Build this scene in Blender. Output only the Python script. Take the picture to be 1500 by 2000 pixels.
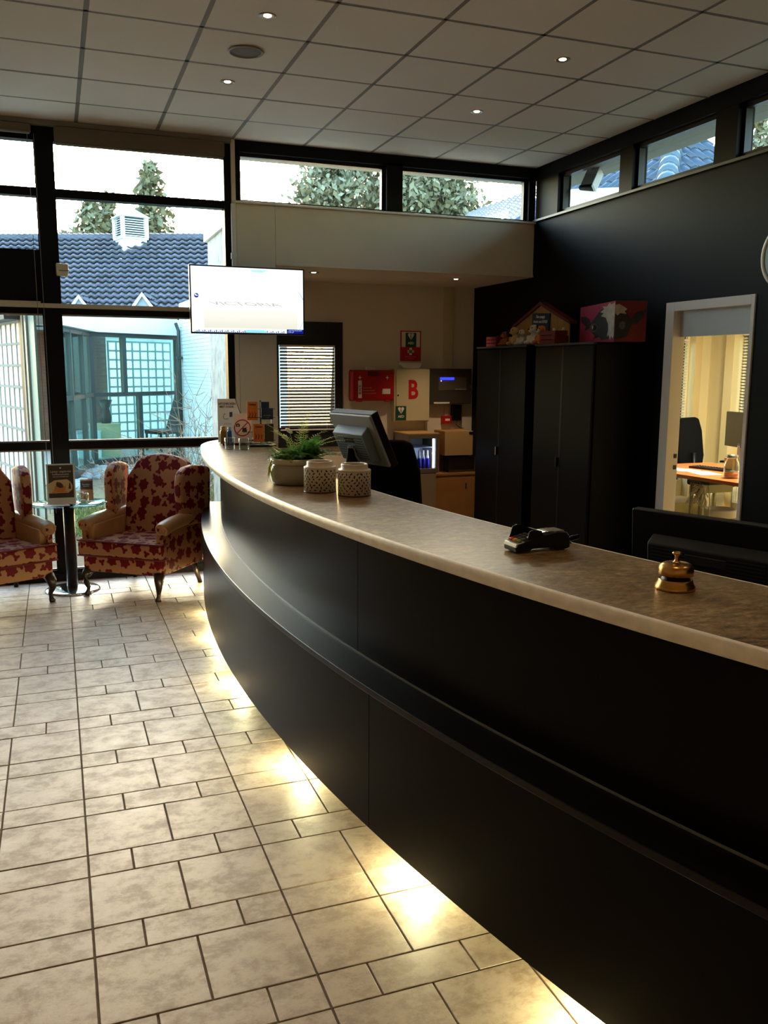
import bpy, bmesh, math, random
from mathutils import Vector, Matrix, Euler
PI = math.pi
random.seed(7)
for o in list(bpy.data.objects):
    bpy.data.objects.remove(o)
S = bpy.context.scene
COL = S.collection
R = math.radians

# ------------------------------------------------------------------ camera
cd = bpy.data.cameras.new('camera')
cam = bpy.data.objects.new('camera', cd)
COL.objects.link(cam)
cd.sensor_fit = 'VERTICAL'
cd.sensor_height = 36.0
cd.lens = 36.0 * 1700.26 / 2000.0
cd.clip_start = 0.05
cd.clip_end = 300
right = Vector((0.936817, -0.349783, 0.005099))
down = Vector((-0.051994, -0.153639, -0.986758))
fwd = Vector((0.345934, 0.924147, -0.162118))
mw = Matrix((( right.x, -down.x, -fwd.x, 0.0),
             ( right.y, -down.y, -fwd.y, 0.0),
             ( right.z, -down.z, -fwd.z, 1.728),
             (0, 0, 0, 1)))
cam.matrix_world = mw
S.camera = cam

# ------------------------------------------------------------------ sky and exposure
W = bpy.data.worlds.new('sky')
S.world = W
W.use_nodes = True
wn = W.node_tree
wn.nodes.clear()
sky = wn.nodes.new('ShaderNodeTexSky')
sky.sky_type = 'NISHITA'
sky.sun_disc = False
sky.sun_elevation = R(7.0)
sky.sun_rotation = R(13.0)
sky.altitude = 0
sky.air_density = 1.0
sky.dust_density = 2.0
sky.ozone_density = 1.5
bg = wn.nodes.new('ShaderNodeBackground')
bg.inputs['Strength'].default_value = 3.5
wo = wn.nodes.new('ShaderNodeOutputWorld')
wn.links.new(sky.outputs[0], bg.inputs[0])
wn.links.new(bg.outputs[0], wo.inputs[0])
S.view_settings.view_transform = 'Standard'
S.view_settings.look = 'None'
S.view_settings.exposure = 0.25
S.view_settings.gamma = 1.0
S.view_settings.use_curve_mapping = False
S.cycles.use_denoising = True
S.cycles.max_bounces = 8
S.cycles.transparent_max_bounces = 24
S.cycles.sample_clamp_indirect = 6.0
SPOT_W = 10.0          # ceiling downlight
TOE_W = 8.5            # lamp under the counter
OFFICE_W = 150.0        # office ceiling lamp

# ------------------------------------------------------------------ materials
def s2l(c):
    return tuple((x / 12.92 if x <= 0.04045 else ((x + 0.055) / 1.055) ** 2.4) for x in c)
def rgb(r, g, b):
    return (*s2l((r / 255, g / 255, b / 255)), 1)
_m = {}
def mat(name, col, rough=0.6, metal=0.0, spec=0.5, noise=0.0, nscale=8.0, bump=0.0, bscale=60.0, emit=None, es=1.0, coat=0.0, trans=0.0, ior=1.45, sss=0.0):
    if name in _m:
        return _m[name]
    m = bpy.data.materials.new(name)
    m.use_nodes = True
    nt = m.node_tree
    b = nt.nodes['Principled BSDF']
    b.inputs['Base Color'].default_value = col
    b.inputs['Roughness'].default_value = rough
    b.inputs['Metallic'].default_value = metal
    b.inputs['Specular IOR Level'].default_value = spec
    b.inputs['Coat Weight'].default_value = coat
    b.inputs['Transmission Weight'].default_value = trans
    b.inputs['IOR'].default_value = ior
    if emit:
        b.inputs['Emission Color'].default_value = emit
        b.inputs['Emission Strength'].default_value = es
    tc = nt.nodes.new('ShaderNodeTexCoord')
    nz = nt.nodes.new('ShaderNodeTexNoise')
    nz.inputs['Scale'].default_value = nscale
    nz.inputs['Detail'].default_value = 5
    nt.links.new(tc.outputs['Object'], nz.inputs['Vector'])
    if noise > 0:
        mr = nt.nodes.new('ShaderNodeMapRange')
        mr.inputs['From Min'].default_value = 0.3
        mr.inputs['From Max'].default_value = 0.7
        mr.inputs['To Min'].default_value = 1 - noise
        mr.inputs['To Max'].default_value = 1 + noise * 0.6
        nt.links.new(nz.outputs['Fac'], mr.inputs['Value'])
        vm = nt.nodes.new('ShaderNodeVectorMath')
        vm.operation = 'SCALE'
        vm.inputs[0].default_value = col[:3]
        nt.links.new(mr.outputs[0], vm.inputs['Scale'])
        nt.links.new(vm.outputs[0], b.inputs['Base Color'])
    if bump > 0:
        n2 = nt.nodes.new('ShaderNodeTexNoise')
        n2.inputs['Scale'].default_value = bscale
        n2.inputs['Detail'].default_value = 4
        nt.links.new(tc.outputs['Object'], n2.inputs['Vector'])
        bp = nt.nodes.new('ShaderNodeBump')
        bp.inputs['Strength'].default_value = bump
        bp.inputs['Distance'].default_value = 0.01
        nt.links.new(n2.outputs['Fac'], bp.inputs['Height'])
        nt.links.new(bp.outputs[0], b.inputs['Normal'])
    _m[name] = m
    return m

def ramp(nt, stops):
    r = nt.nodes.new('ShaderNodeValToRGB')
    e = r.color_ramp.elements
    e[0].position, e[0].color = stops[0]
    e[1].position, e[1].color = stops[-1]
    for p, c in stops[1:-1]:
        k = e.new(p)
        k.color = c
    return r

def glass_mat(name, tint, fac_mul=1.0):
    m = bpy.data.materials.new(name)
    m.use_nodes = True
    nt = m.node_tree
    nt.nodes.clear()
    out = nt.nodes.new('ShaderNodeOutputMaterial')
    mx = nt.nodes.new('ShaderNodeMixShader')
    tr = nt.nodes.new('ShaderNodeBsdfTransparent')
    tr.inputs[0].default_value = tint
    gl = nt.nodes.new('ShaderNodeBsdfGlossy')
    gl.inputs['Roughness'].default_value = 0.01
    fr = nt.nodes.new('ShaderNodeFresnel')
    ge = nt.nodes.new('ShaderNodeNewGeometry')
    mi = nt.nodes.new('ShaderNodeMapRange')
    mi.inputs['To Min'].default_value = 1.45
    mi.inputs['To Max'].default_value = 1 / 1.45
    nt.links.new(ge.outputs['Backfacing'], mi.inputs['Value'])
    nt.links.new(mi.outputs[0], fr.inputs['IOR'])
    ml = nt.nodes.new('ShaderNodeMath')
    ml.operation = 'MULTIPLY'
    ml.inputs[1].default_value = fac_mul
    nt.links.new(fr.outputs[0], ml.inputs[0])
    nt.links.new(ml.outputs[0], mx.inputs[0])
    nt.links.new(tr.outputs[0], mx.inputs[1])
    nt.links.new(gl.outputs[0], mx.inputs[2])
    nt.links.new(mx.outputs[0], out.inputs[0])
    _m[name] = m
    return m

GLASS = glass_mat('window_glass', (0.93, 0.97, 0.96, 1))
GREENGLASS = glass_mat('green_glass', (0.70, 0.88, 0.86, 1))
CLEAR = glass_mat('clear_glass', (0.90, 0.94, 0.93, 1), 1.5)

WHITE = mat('white_paint', rgb(214, 204, 186), 0.7, noise=0.04, nscale=2, bump=0.08, bscale=120)
WHITEGLOSS = mat('white_gloss', rgb(218, 214, 208), 0.35)
CREAM = mat('cream_paint', rgb(226, 216, 176), 0.7, noise=0.03, nscale=2)
BLACKWALL = mat('black_wall_paint', rgb(11, 11, 12), 0.5, spec=0.1, noise=0.08, nscale=3, bump=0.1, bscale=150)
FRAME = mat('dark_frame', rgb(20, 19, 20), 0.45, spec=0.1, noise=0.06, nscale=10)
BLACK = mat('black_plastic', rgb(13, 13, 14), 0.4, spec=0.35)
BLACKFAB = mat('black_fabric', rgb(9, 9, 10), 0.9, spec=0.1, bump=0.2, bscale=300)
CABINET = mat('black_cabinet', rgb(12, 12, 14), 0.42, spec=0.08, noise=0.05, nscale=4)
CEILT = mat('ceiling_tile', rgb(228, 220, 206), 0.85, noise=0.02, nscale=3, bump=0.25, bscale=500)
GRID = mat('ceiling_grid', rgb(128, 120, 108), 0.6)
GROUT = mat('grout', rgb(106, 88, 70), 0.9, noise=0.2, nscale=30)
CHROME = mat('chrome', rgb(220, 218, 214), 0.12, 1.0)
STEEL = mat('brushed_steel', rgb(150, 148, 144), 0.35, 1.0)
BRASS = mat('brass', rgb(206, 158, 92), 0.27, 1.0, noise=0.15, nscale=20)
DARKWOOD = mat('dark_wood', rgb(40, 24, 16), 0.35, noise=0.25, nscale=12)
RED = mat('red_plastic', rgb(168, 22, 22), 0.4)
SIGNRED = mat('sign_red', rgb(190, 24, 26), 0.5)
SIGNWHITE = mat('sign_white', rgb(228, 224, 216), 0.5)
SIGNGREEN = mat('sign_green', rgb(22, 70, 42), 0.5)
PAPER = mat('paper', rgb(235, 232, 226), 0.7)
GREY = mat('grey_plastic', rgb(128, 130, 134), 0.45)
DGREY = mat('dark_grey_plastic', rgb(58, 62, 68), 0.4)
NAVY = mat('navy', rgb(30, 48, 82), 0.5)
ORANGE = mat('orange_card', rgb(232, 132, 60), 0.6)
GLAZE = mat('beige_glaze', rgb(206, 190, 168), 0.35, coat=0.15, noise=0.1, nscale=12)
BEECH = mat('beech_wood', rgb(178, 128, 74), 0.5, noise=0.12, nscale=6)
DESKWOOD = mat('desk_wood', rgb(176, 104, 56), 0.35, noise=0.15, nscale=6)
LEATHER = mat('beige_leather', rgb(188, 142, 96), 0.35, noise=0.1, nscale=14, bump=0.1, bscale=90)
TOEK = mat('plinth_pale', rgb(120, 112, 96), 0.6)

def stone_tile():
    m = bpy.data.materials.new('floor_tile_stone')
    m.use_nodes = True
    nt = m.node_tree
    b = nt.nodes['Principled BSDF']
    g = nt.nodes.new('ShaderNodeNewGeometry')
    oi = nt.nodes.new('ShaderNodeObjectInfo')
    ad = nt.nodes.new('ShaderNodeVectorMath')
    ad.operation = 'MULTIPLY_ADD'
    nt.links.new(oi.outputs['Random'], ad.inputs[0])
    ad.inputs[1].default_value = (37, 91, 13)
    nt.links.new(g.outputs['Position'], ad.inputs[2])
    mp = nt.nodes.new('ShaderNodeMapping')
    mp.inputs['Scale'].default_value = (1, 1.25, 1)
    nt.links.new(ad.outputs[0], mp.inputs[0])
    n1 = nt.nodes.new('ShaderNodeTexNoise')
    n1.inputs['Scale'].default_value = 9
    n1.inputs['Detail'].default_value = 8
    n1.inputs['Roughness'].default_value = 0.76
    n1.inputs['Distortion'].default_value = 0.15
    nt.links.new(mp.outputs[0], n1.inputs['Vector'])
    r = ramp(nt, [(0.3, rgb(138, 119, 101)), (0.44, rgb(160, 141, 124)), (0.53, rgb(179, 161, 144)), (0.68, rgb(190, 174, 158))])
    nt.links.new(n1.outputs['Fac'], r.inputs[0])
    nt.links.new(r.outputs[0], b.inputs['Base Color'])
    b.inputs['Specular IOR Level'].default_value = 0.36
    rr = nt.nodes.new('ShaderNodeMapRange')
    rr.inputs['From Min'].default_value = 0.35
    rr.inputs['From Max'].default_value = 0.65
    rr.inputs['To Min'].default_value = 0.55
    rr.inputs['To Max'].default_value = 0.38
    nt.links.new(n1.outputs['Fac'], rr.inputs[0])
    nt.links.new(rr.outputs[0], b.inputs['Roughness'])
    bp = nt.nodes.new('ShaderNodeBump')
    bp.inputs['Strength'].default_value = 0.22
    bp.inputs['Distance'].default_value = 0.006
    nt.links.new(n1.outputs['Fac'], bp.inputs['Height'])
    nt.links.new(bp.outputs[0], b.inputs['Normal'])
    return m
TILE = stone_tile()

def worktop_mat():
    m = bpy.data.materials.new('worktop_laminate')
    m.use_nodes = True
    nt = m.node_tree
    b = nt.nodes['Principled BSDF']
    tc = nt.nodes.new('ShaderNodeTexCoord')
    mp = nt.nodes.new('ShaderNodeMapping')
    mp.inputs['Rotation'].default_value = (0, 0, 0.35)
    mp.inputs['Scale'].default_value = (1, 2.0, 1)
    nt.links.new(tc.outputs['Object'], mp.inputs[0])
    n1 = nt.nodes.new('ShaderNodeTexNoise')
    n1.inputs['Scale'].default_value = 32
    n1.inputs['Detail'].default_value = 9
    n1.inputs['Roughness'].default_value = 0.72
    nt.links.new(mp.outputs[0], n1.inputs['Vector'])
    n2 = nt.nodes.new('ShaderNodeTexNoise')
    n2.inputs['Scale'].default_value = 4
    nt.links.new(tc.outputs['Object'], n2.inputs['Vector'])
    mx = nt.nodes.new('ShaderNodeMath')
    mx.operation = 'MULTIPLY_ADD'
    mx.inputs[1].default_value = 0.25
    nt.links.new(n2.outputs['Fac'], mx.inputs[0])
    nt.links.new(n1.outputs['Fac'], mx.inputs[2])
    r = ramp(nt, [(0.44, rgb(54, 38, 22)), (0.54, rgb(110, 86, 56)), (0.66, rgb(138, 112, 78)), (0.78, rgb(176, 148, 110))])
    nt.links.new(mx.outputs[0], r.inputs[0])
    nt.links.new(r.outputs[0], b.inputs['Base Color'])
    b.inputs['Roughness'].default_value = 0.33
    b.inputs['Specular IOR Level'].default_value = 0.38
    return m
WORKTOP = worktop_mat()
RIM = mat('worktop_rim', rgb(238, 228, 218), 0.4, noise=0.12, nscale=24)
COUNTER = mat('counter_laminate', rgb(15, 12, 10), 0.3, spec=0.1, noise=0.12, nscale=5)

def damask():
    m = bpy.data.materials.new('red_damask')
    m.use_nodes = True
    nt = m.node_tree
    N = nt.nodes.new
    L = nt.links.new
    b = nt.nodes['Principled BSDF']
    uv = N('ShaderNodeUVMap')
    def blob(scale, off, rad, amp, petals, rand):
        mp = N('ShaderNodeMapping')
        mp.inputs['Location'].default_value = (off, off * 0.7, 0)
        L(uv.outputs[0], mp.inputs[0])
        nz = N('ShaderNodeTexNoise')
        nz.inputs['Scale'].default_value = 38
        L(mp.outputs[0], nz.inputs['Vector'])
        vo = N('ShaderNodeTexVoronoi')
        vo.voronoi_dimensions = '2D'
        vo.inputs['Scale'].default_value = scale
        vo.inputs['Randomness'].default_value = rand
        L(mp.outputs[0], vo.inputs['Vector'])
        sb = N('ShaderNodeVectorMath')
        sb.operation = 'SUBTRACT'
        L(mp.outputs[0], sb.inputs[0])
        L(vo.outputs['Position'], sb.inputs[1])
        sp = N('ShaderNodeSeparateXYZ')
        L(sb.outputs[0], sp.inputs[0])
        at = N('ShaderNodeMath'); at.operation = 'ARCTAN2'
        L(sp.outputs[1], at.inputs[0]); L(sp.outputs[0], at.inputs[1])
        mu = N('ShaderNodeMath'); mu.operation = 'MULTIPLY_ADD'
        mu.inputs[1].default_value = petals
        L(at.outputs[0], mu.inputs[0])
        sc = N('ShaderNodeSeparateColor')
        L(vo.outputs['Color'], sc.inputs[0])
        ph = N('ShaderNodeMath'); ph.operation = 'MULTIPLY'; ph.inputs[1].default_value = 6.28
        L(sc.outputs[0], ph.inputs[0])
        L(ph.outputs[0], mu.inputs[2])
        sn = N('ShaderNodeMath'); sn.operation = 'SINE'
        L(mu.outputs[0], sn.inputs[0])
        rr = N('ShaderNodeMath'); rr.operation = 'MULTIPLY_ADD'
        rr.inputs[1].default_value = amp * rad; rr.inputs[2].default_value = rad
        L(sn.outputs[0], rr.inputs[0])
        wob = N('ShaderNodeMath'); wob.operation = 'MULTIPLY_ADD'
        wob.inputs[1].default_value = rad * 0.5
        L(nz.outputs['Fac'], wob.inputs[0]); L(rr.outputs[0], wob.inputs[2])
        ln = N('ShaderNodeVectorMath'); ln.operation = 'LENGTH'
        L(sb.outputs[0], ln.inputs[0])
        lt = N('ShaderNodeMath'); lt.operation = 'LESS_THAN'
        L(ln.outputs['Value'], lt.inputs[0]); L(wob.outputs[0], lt.inputs[1])
        return lt
    a = blob(7.6, 0.0, 0.033, 0.17, 6, 0.4)
    c = blob(11.0, 0.41, 0.0165, 0.45, 3, 0.7)
    mxx = N('ShaderNodeMath'); mxx.operation = 'MAXIMUM'
    L(a.outputs[0], mxx.inputs[0]); L(c.outputs[0], mxx.inputs[1])
    mc = N('ShaderNodeMix'); mc.data_type = 'RGBA'
    mc.inputs['A'].default_value = rgb(178, 128, 92)
    mc.inputs['B'].default_value = rgb(112, 12, 18)
    L(mxx.outputs[0], mc.inputs['Factor'])
    L(mc.outputs['Result'], b.inputs['Base Color'])
    b.inputs['Roughness'].default_value = 0.62
    b.inputs['Specular IOR Level'].default_value = 0.2
    return m
DAMASK = damask()

# ------------------------------------------------------------------ mesh builder
class B:
    def __init__(self):
        self.bm = bmesh.new()
    def _x(self, vs, M):
        if M is not None:
            for v in vs:
                v.co = M @ v.co
    def box(self, x0, x1, y0, y1, z0, z1, M=None):
        v = [self.bm.verts.new(p) for p in ((x0,y0,z0),(x1,y0,z0),(x1,y1,z0),(x0,y1,z0),(x0,y0,z1),(x1,y0,z1),(x1,y1,z1),(x0,y1,z1))]
        for f in ((0,3,2,1),(4,5,6,7),(0,1,5,4),(1,2,6,5),(2,3,7,6),(3,0,4,7)):
            self.bm.faces.new([v[i] for i in f])
        self._x(v, M)
        return self
    def quad(self, *p):
        self.bm.faces.new([self.bm.verts.new(q) for q in p])
        return self
    def prism(self, pts, d0, d1, axis='z', M=None):
        """polygon pts (a,b) extruded along axis between d0 and d1"""
        def mk(p, d):
            return (p[0], p[1], d) if axis == 'z' else ((p[0], d, p[1]) if axis == 'y' else (d, p[0], p[1]))
        lo = [self.bm.verts.new(mk(p, d0)) for p in pts]
        hi = [self.bm.verts.new(mk(p, d1)) for p in pts]
        n = len(pts)
        self.bm.faces.new(lo[::-1])
        self.bm.faces.new(hi)
        for i in range(n):
            self.bm.faces.new((lo[i], lo[(i+1) % n], hi[(i+1) % n], hi[i]))
        self._x(lo + hi, M)
        return self
    def lathe(self, prof, n=24, c=(0,0,0), M=None, sx=1, sy=1, cap=True):
        rings = []
        allv = []
        for r, z in prof:
            if r < 1e-6:
                ring = [self.bm.verts.new((c[0], c[1], c[2] + z))]
            else:
                ring = [self.bm.verts.new((c[0] + sx*r*math.cos(2*PI*i/n), c[1] + sy*r*math.sin(2*PI*i/n), c[2] + z)) for i in range(n)]
            rings.append(ring)
            allv += ring
        for a, b in zip(rings, rings[1:]):
            if len(a) == 1 and len(b) == 1:
                continue
            for i in range(n):
                j = (i + 1) % n
                if len(a) == 1:
                    self.bm.faces.new((a[0], b[j], b[i]))
                elif len(b) == 1:
                    self.bm.faces.new((a[i], a[j], b[0]))
                else:
                    self.bm.faces.new((a[i], a[j], b[j], b[i]))
        if cap:
            if len(rings[0]) > 1: self.bm.faces.new(rings[0][::-1])
            if len(rings[-1]) > 1: self.bm.faces.new(rings[-1])
        self._x(allv, M)
        return self
    def tube(self, pts, r, n=6, cap=True):
        pts = [Vector(p) for p in pts]
        rs = r if isinstance(r, (list, tuple)) else [r] * len(pts)
        rings = []
        up = Vector((0, 0, 1))
        for i, p in enumerate(pts):
            t = (pts[min(i+1, len(pts)-1)] - pts[max(i-1, 0)])
            if t.length < 1e-9: t = Vector((0, 0, 1))
            t.normalize()
            a = t.cross(up if abs(t.z) < 0.95 else Vector((1, 0, 0)))
            a.normalize()
            b = t.cross(a)
            rings.append([self.bm.verts.new(p + rs[i]*(math.cos(2*PI*k/n)*a + math.sin(2*PI*k/n)*b)) for k in range(n)])
        for a, b in zip(rings, rings[1:]):
            for i in range(n):
                j = (i + 1) % n
                self.bm.faces.new((a[i], a[j], b[j], b[i]))
        if cap:
            self.bm.faces.new(rings[0][::-1]); self.bm.faces.new(rings[-1])
        return self
    def ball(self, c, r, seg=12, rings=8, s=(1,1,1)):
        g = bmesh.ops.create_uvsphere(self.bm, u_segments=seg, v_segments=rings, radius=r)
        for v in g['verts']:
            v.co = Vector((v.co.x*s[0] + c[0], v.co.y*s[1] + c[1], v.co.z*s[2] + c[2]))
        return self
    def ring(self, rin, rout, z0, z1, c, a0, a1, n):
        """solid annular sector"""
        V = []
        for i in range(n + 1):
            a = a0 + (a1 - a0)*i/n
            ca, sa = math.cos(a), math.sin(a)
            V.append([self.bm.verts.new((c[0] + r*ca, c[1] + r*sa, z)) for r, z in ((rin,z0),(rout,z0),(rout,z1),(rin,z1))])
        for p, q in zip(V, V[1:]):
            for k in range(4):
                l = (k + 1) % 4
                self.bm.faces.new((p[k], p[l], q[l], q[k]))
        self.bm.faces.new(V[0][::-1]); self.bm.faces.new(V[-1])
        return self
    def obj(self, name, m, parent=None, bevel=0.0, seg=2, smooth=False, sub=0, uv=False, loc=None, rot=None):
        bm = self.bm
        bmesh.ops.recalc_face_normals(bm, faces=bm.faces)
        if uv:
            L = bm.loops.layers.uv.new('UVMap')
            bm.normal_update()
            for f in bm.faces:
                n = f.normal
                k = max(range(3), key=lambda i: abs(n[i]))
                for lp in f.loops:
                    c = lp.vert.co
                    lp[L].uv = ((c.y + 3.1, c.z), (c.x, c.z), (c.x, c.y + 5.3))[k]
        me = bpy.data.meshes.new(name)
        bm.to_mesh(me)
        bm.free()
        me.materials.append(m)
        o = bpy.data.objects.new(name, me)
        COL.objects.link(o)
        if parent is not None:
            o.parent = parent
        if loc is not None: o.location = loc
        if rot is not None: o.rotation_euler = rot
        if smooth:
            for p in me.polygons: p.use_smooth = True
        if bevel > 0:
            md = o.modifiers.new('bevel', 'BEVEL')
            md.width = bevel; md.segments = seg; md.limit_method = 'ANGLE'; md.angle_limit = R(40)
            for p in me.polygons: p.use_smooth = True
            md.harden_normals = True
        if sub:
            md = o.modifiers.new('subsurf', 'SUBSURF')
            md.levels = sub; md.render_levels = sub
        return o

def link(name, me, parent=None, loc=None, rot=None):
    o = bpy.data.objects.new(name, me)
    COL.objects.link(o)
    o.parent = parent
    if loc is not None: o.location = loc
    if rot is not None: o.rotation_euler = rot
    return o
def thing(name, label, cat, loc=(0,0,0), rz=0.0, group=None):
    o = bpy.data.objects.new(name, None)
    COL.objects.link(o)
    o.empty_display_size = 0.05
    o.location = loc
    o.rotation_euler = (0, 0, rz)
    return tag(o, label, cat, group)
def tag(o, label, cat, group=None):
    o['label'] = label
    o['category'] = cat
    if group: o['group'] = group
    return o
def struct(o):
    o['kind'] = 'structure'
    return o
def stuff(o):
    o['kind'] = 'stuff'
    return o
def text(s, size, m, parent, loc, rot=(PI/2,0,0), bold=0.0, align='CENTER', name='lettering', sx=1.0, shear=0.0):
    c = bpy.data.curves.new(name, 'FONT')
    c.body = s
    c.size = size
    c.align_x = align
    c.align_y = 'CENTER'
    c.extrude = 0.0004
    c.offset = bold
    c.shear = shear
    c.resolution_u = 3
    c.materials.append(m)
    tmp = bpy.data.objects.new('tmp', c)
    COL.objects.link(tmp)
    me = bpy.data.meshes.new_from_object(tmp.evaluated_get(bpy.context.evaluated_depsgraph_get()))
    bpy.data.objects.remove(tmp)
    bpy.data.curves.remove(c)
    o = bpy.data.objects.new(name, me)
    COL.objects.link(o)
    o.parent = parent
    o.location = loc
    o.rotation_euler = rot
    o.scale = (sx, 1, 1)
    return o
def copy_tree(o, parent=None):
    c = o.copy()
    COL.objects.link(c)
    c.parent = parent
    for ch in list(o.children):
        copy_tree(ch, c)
    return c
def polar(az, r, el):
    a = R(az)
    return Vector((r*math.sin(a), r*math.cos(a), 1.728 + el*r))

# ================================================================== STRUCTURE
D, WX, H = 7.45, 4.28, 3.565
XL, YF = -4.2, -3.2          # left wall, wall behind the camera
AY, AX = 8.69, 1.62          # alcove back wall and left wall

# ---- floor with separate tiles
fl = struct(B().box(XL, WX + 0.0, YF, AY, -0.12, -0.006).obj('floor', GROUT))
fb = B()
tile_cache = {}
def add_tile(x0, x1, y0, y1):
    g = 0.0028
    vis = (-0.75 < (x0 + x1)/2 < 1.75) and (1.55 < (y0 + y1)/2 < 7.45) and x1 > -0.07*y0 - 0.25 and x0 < 1.35 + max(0, (2.6 - y0))*0.25
    if vis:
        w, d = round(x1 - x0, 4), round(y1 - y0, 4)
        k = (w, d)
        if k not in tile_cache:
            o = B().box(-w/2+g, w/2-g, -d/2+g, d/2-g, -0.012, 0.0).obj('tile', TILE, fl, bevel=0.002, seg=1)
            bpy.context.view_layer.update()
            dg = bpy.context.evaluated_depsgraph_get()
            me = bpy.data.meshes.new_from_object(o.evaluated_get(dg))
            o.modifiers.clear()
            o.data = me
            tile_cache[k] = me
        else:
            o = link('tile', tile_cache[k], fl)
        o.location = ((x0+x1)/2, (y0+y1)/2, random.uniform(-0.0006, 0.0006))
    else:
        fb.box(x0+g, x1-g, y0+g, y1-g, -0.012, 0.0)
X0, Y0, PER, BIG = 0.021, 3.365, 0.44, 0.297
for k in range(-15, 10):
    yb0 = Y0 + (k - 1)*PER + (PER - BIG)       # big row below narrow row k
    yb1 = Y0 + k*PER
    yn1 = yb1 + (PER - BIG)
    for (ya, yb, big) in ((yb0, yb1, True), (yb1, yn1, False)):
        if ya > 7.42 or yb < YF: continue
        ya_, yb_ = max(ya, YF), min(yb, 7.445)
        for b in range(-8, 8):
            bx = X0 + 0.6*b
            if bx > WX or bx + 0.6 < XL: continue
            if big or (b % 2 and ((b > 0 and k in (0, -2, -4)) or (b < 0 and k not in (2, 4, 5)))): xs = [0, 0.3, 0.6]
            else: xs = [0, 0.15, 0.45, 0.6]
            for a, c in zip(xs, xs[1:]):
                xa, xb = max(bx + a, XL), min(bx + c, WX)
                if xb - xa > 0.02: add_tile(xa, xb, ya_, yb_)
fb.box(AX, WX, 7.46, AY, -0.012, 0.0)
stuff(fb.obj('tile_field', TILE, fl))

# ---- ceiling with separate tiles and a grid
ce = struct(B().box(XL, WX + 0.15, YF, D + 0.15, H + 0.012, H + 0.16).obj('ceiling', GRID))
cf = B()
TX, TY = 0.6, 0.575
cmesh = {}
gx = [1.45 + TX*k for k in range(-10, 6)]
gy = [D - TY*k for k in range(0, 20)]
for xa in gx:
    for yb in gy:
        x0, x1, y1, y0 = max(xa, XL), min(xa + TX, WX), yb, max(yb - TY, YF)
        if x1 - x0 < 0.03 or y1 - y0 < 0.03: continue
        g = 0.0135
        # tiles that carry a downlight or the loudspeaker get a hole hidden by the fitting's ring
        if x1 > -0.6 and y1 > 3.0 and y1 < 7.6:
            k = (round(x1-x0, 3), round(y1-y0, 3))
            w, d = k
            if k not in cmesh:
                o = B().box(-w/2+g, w/2-g, -d/2+g, d/2-g, 0, 0.014).obj('ceiling_tile', CEILT, ce)
                cmesh[k] = o.data
            else:
                o = link('ceiling_tile', cmesh[k], ce)
            o.location = ((x0+x1)/2, (y0+y1)/2, H + random.uniform(0.0, 0.002))
        else:
            cf.box(x0+g, x1-g, y0+g, y1-g, H, H + 0.014)
stuff(cf.obj('ceiling_tile_field', CEILT, ce))
cg = B()
for xa in gx:
    if XL < xa < WX: cg.box(xa-0.012, xa+0.012, YF, D, H+0.002, H+0.0125)
for yb in gy:
    if yb > YF: cg.box(XL, WX, yb-0.012, yb+0.012, H+0.002, H+0.0125)
cg.obj('grid_rail', GRID, ce)

# ---- right wall, black, with a doorway and clerestory windows
SILL = 3.085
wr = struct(B().box(WX, WX+0.09, YF, 4.598, 0, SILL).box(WX, WX+0.09, 5.377, AY+0.2, 0, SILL-0.49)
            .box(WX, WX+0.09, 5.377, D+0.15, SILL-0.49, SILL).box(WX, WX+0.09, 4.598, 5.377, 2.163, SILL).obj('wall_right', BLACKWALL))
struct(B().box(WX-0.03, WX+0.14, YF, D, SILL, SILL+0.018).obj('trim_1', mat('dark_sill', rgb(66,66,66), 0.4)))
ys = [(7.07, 7.45), (5.985, 6.15), (4.86, 5.07), (3.74, 3.95), (2.62, 2.83), (1.5, 1.71), (0.38, 0.59), (-0.74, -0.53), (-1.86, -1.65), (-3.2, -2.9)]
b = B().box(WX, WX+0.14, YF, D, 3.455, H+0.02).box(WX, WX+0.14, YF, D, SILL+0.018, SILL+0.03)
for a, c in ys: b.box(WX+0.005, WX+0.14, a, c, SILL+0.018, 3.46)
win_r = struct(b.obj('window_1', FRAME))
for (a, c), (a2, c2) in zip(ys, ys[1:]):
    B().box(WX+0.07, WX+0.076, c2, a, SILL+0.02, 3.46).obj('pane', GLASS, win_r)
    f = B()
    for z in (SILL+0.03, 3.425): f.box(WX+0.045, WX+0.1, c2, a, z, z+0.03)
    f.box(WX+0.045, WX+0.1, a-0.028, a, SILL+0.03, 3.455).box(WX+0.045, WX+0.1, c2, c2+0.028, SILL+0.03, 3.455)
    f.obj('sash', BLACK, win_r)

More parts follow.
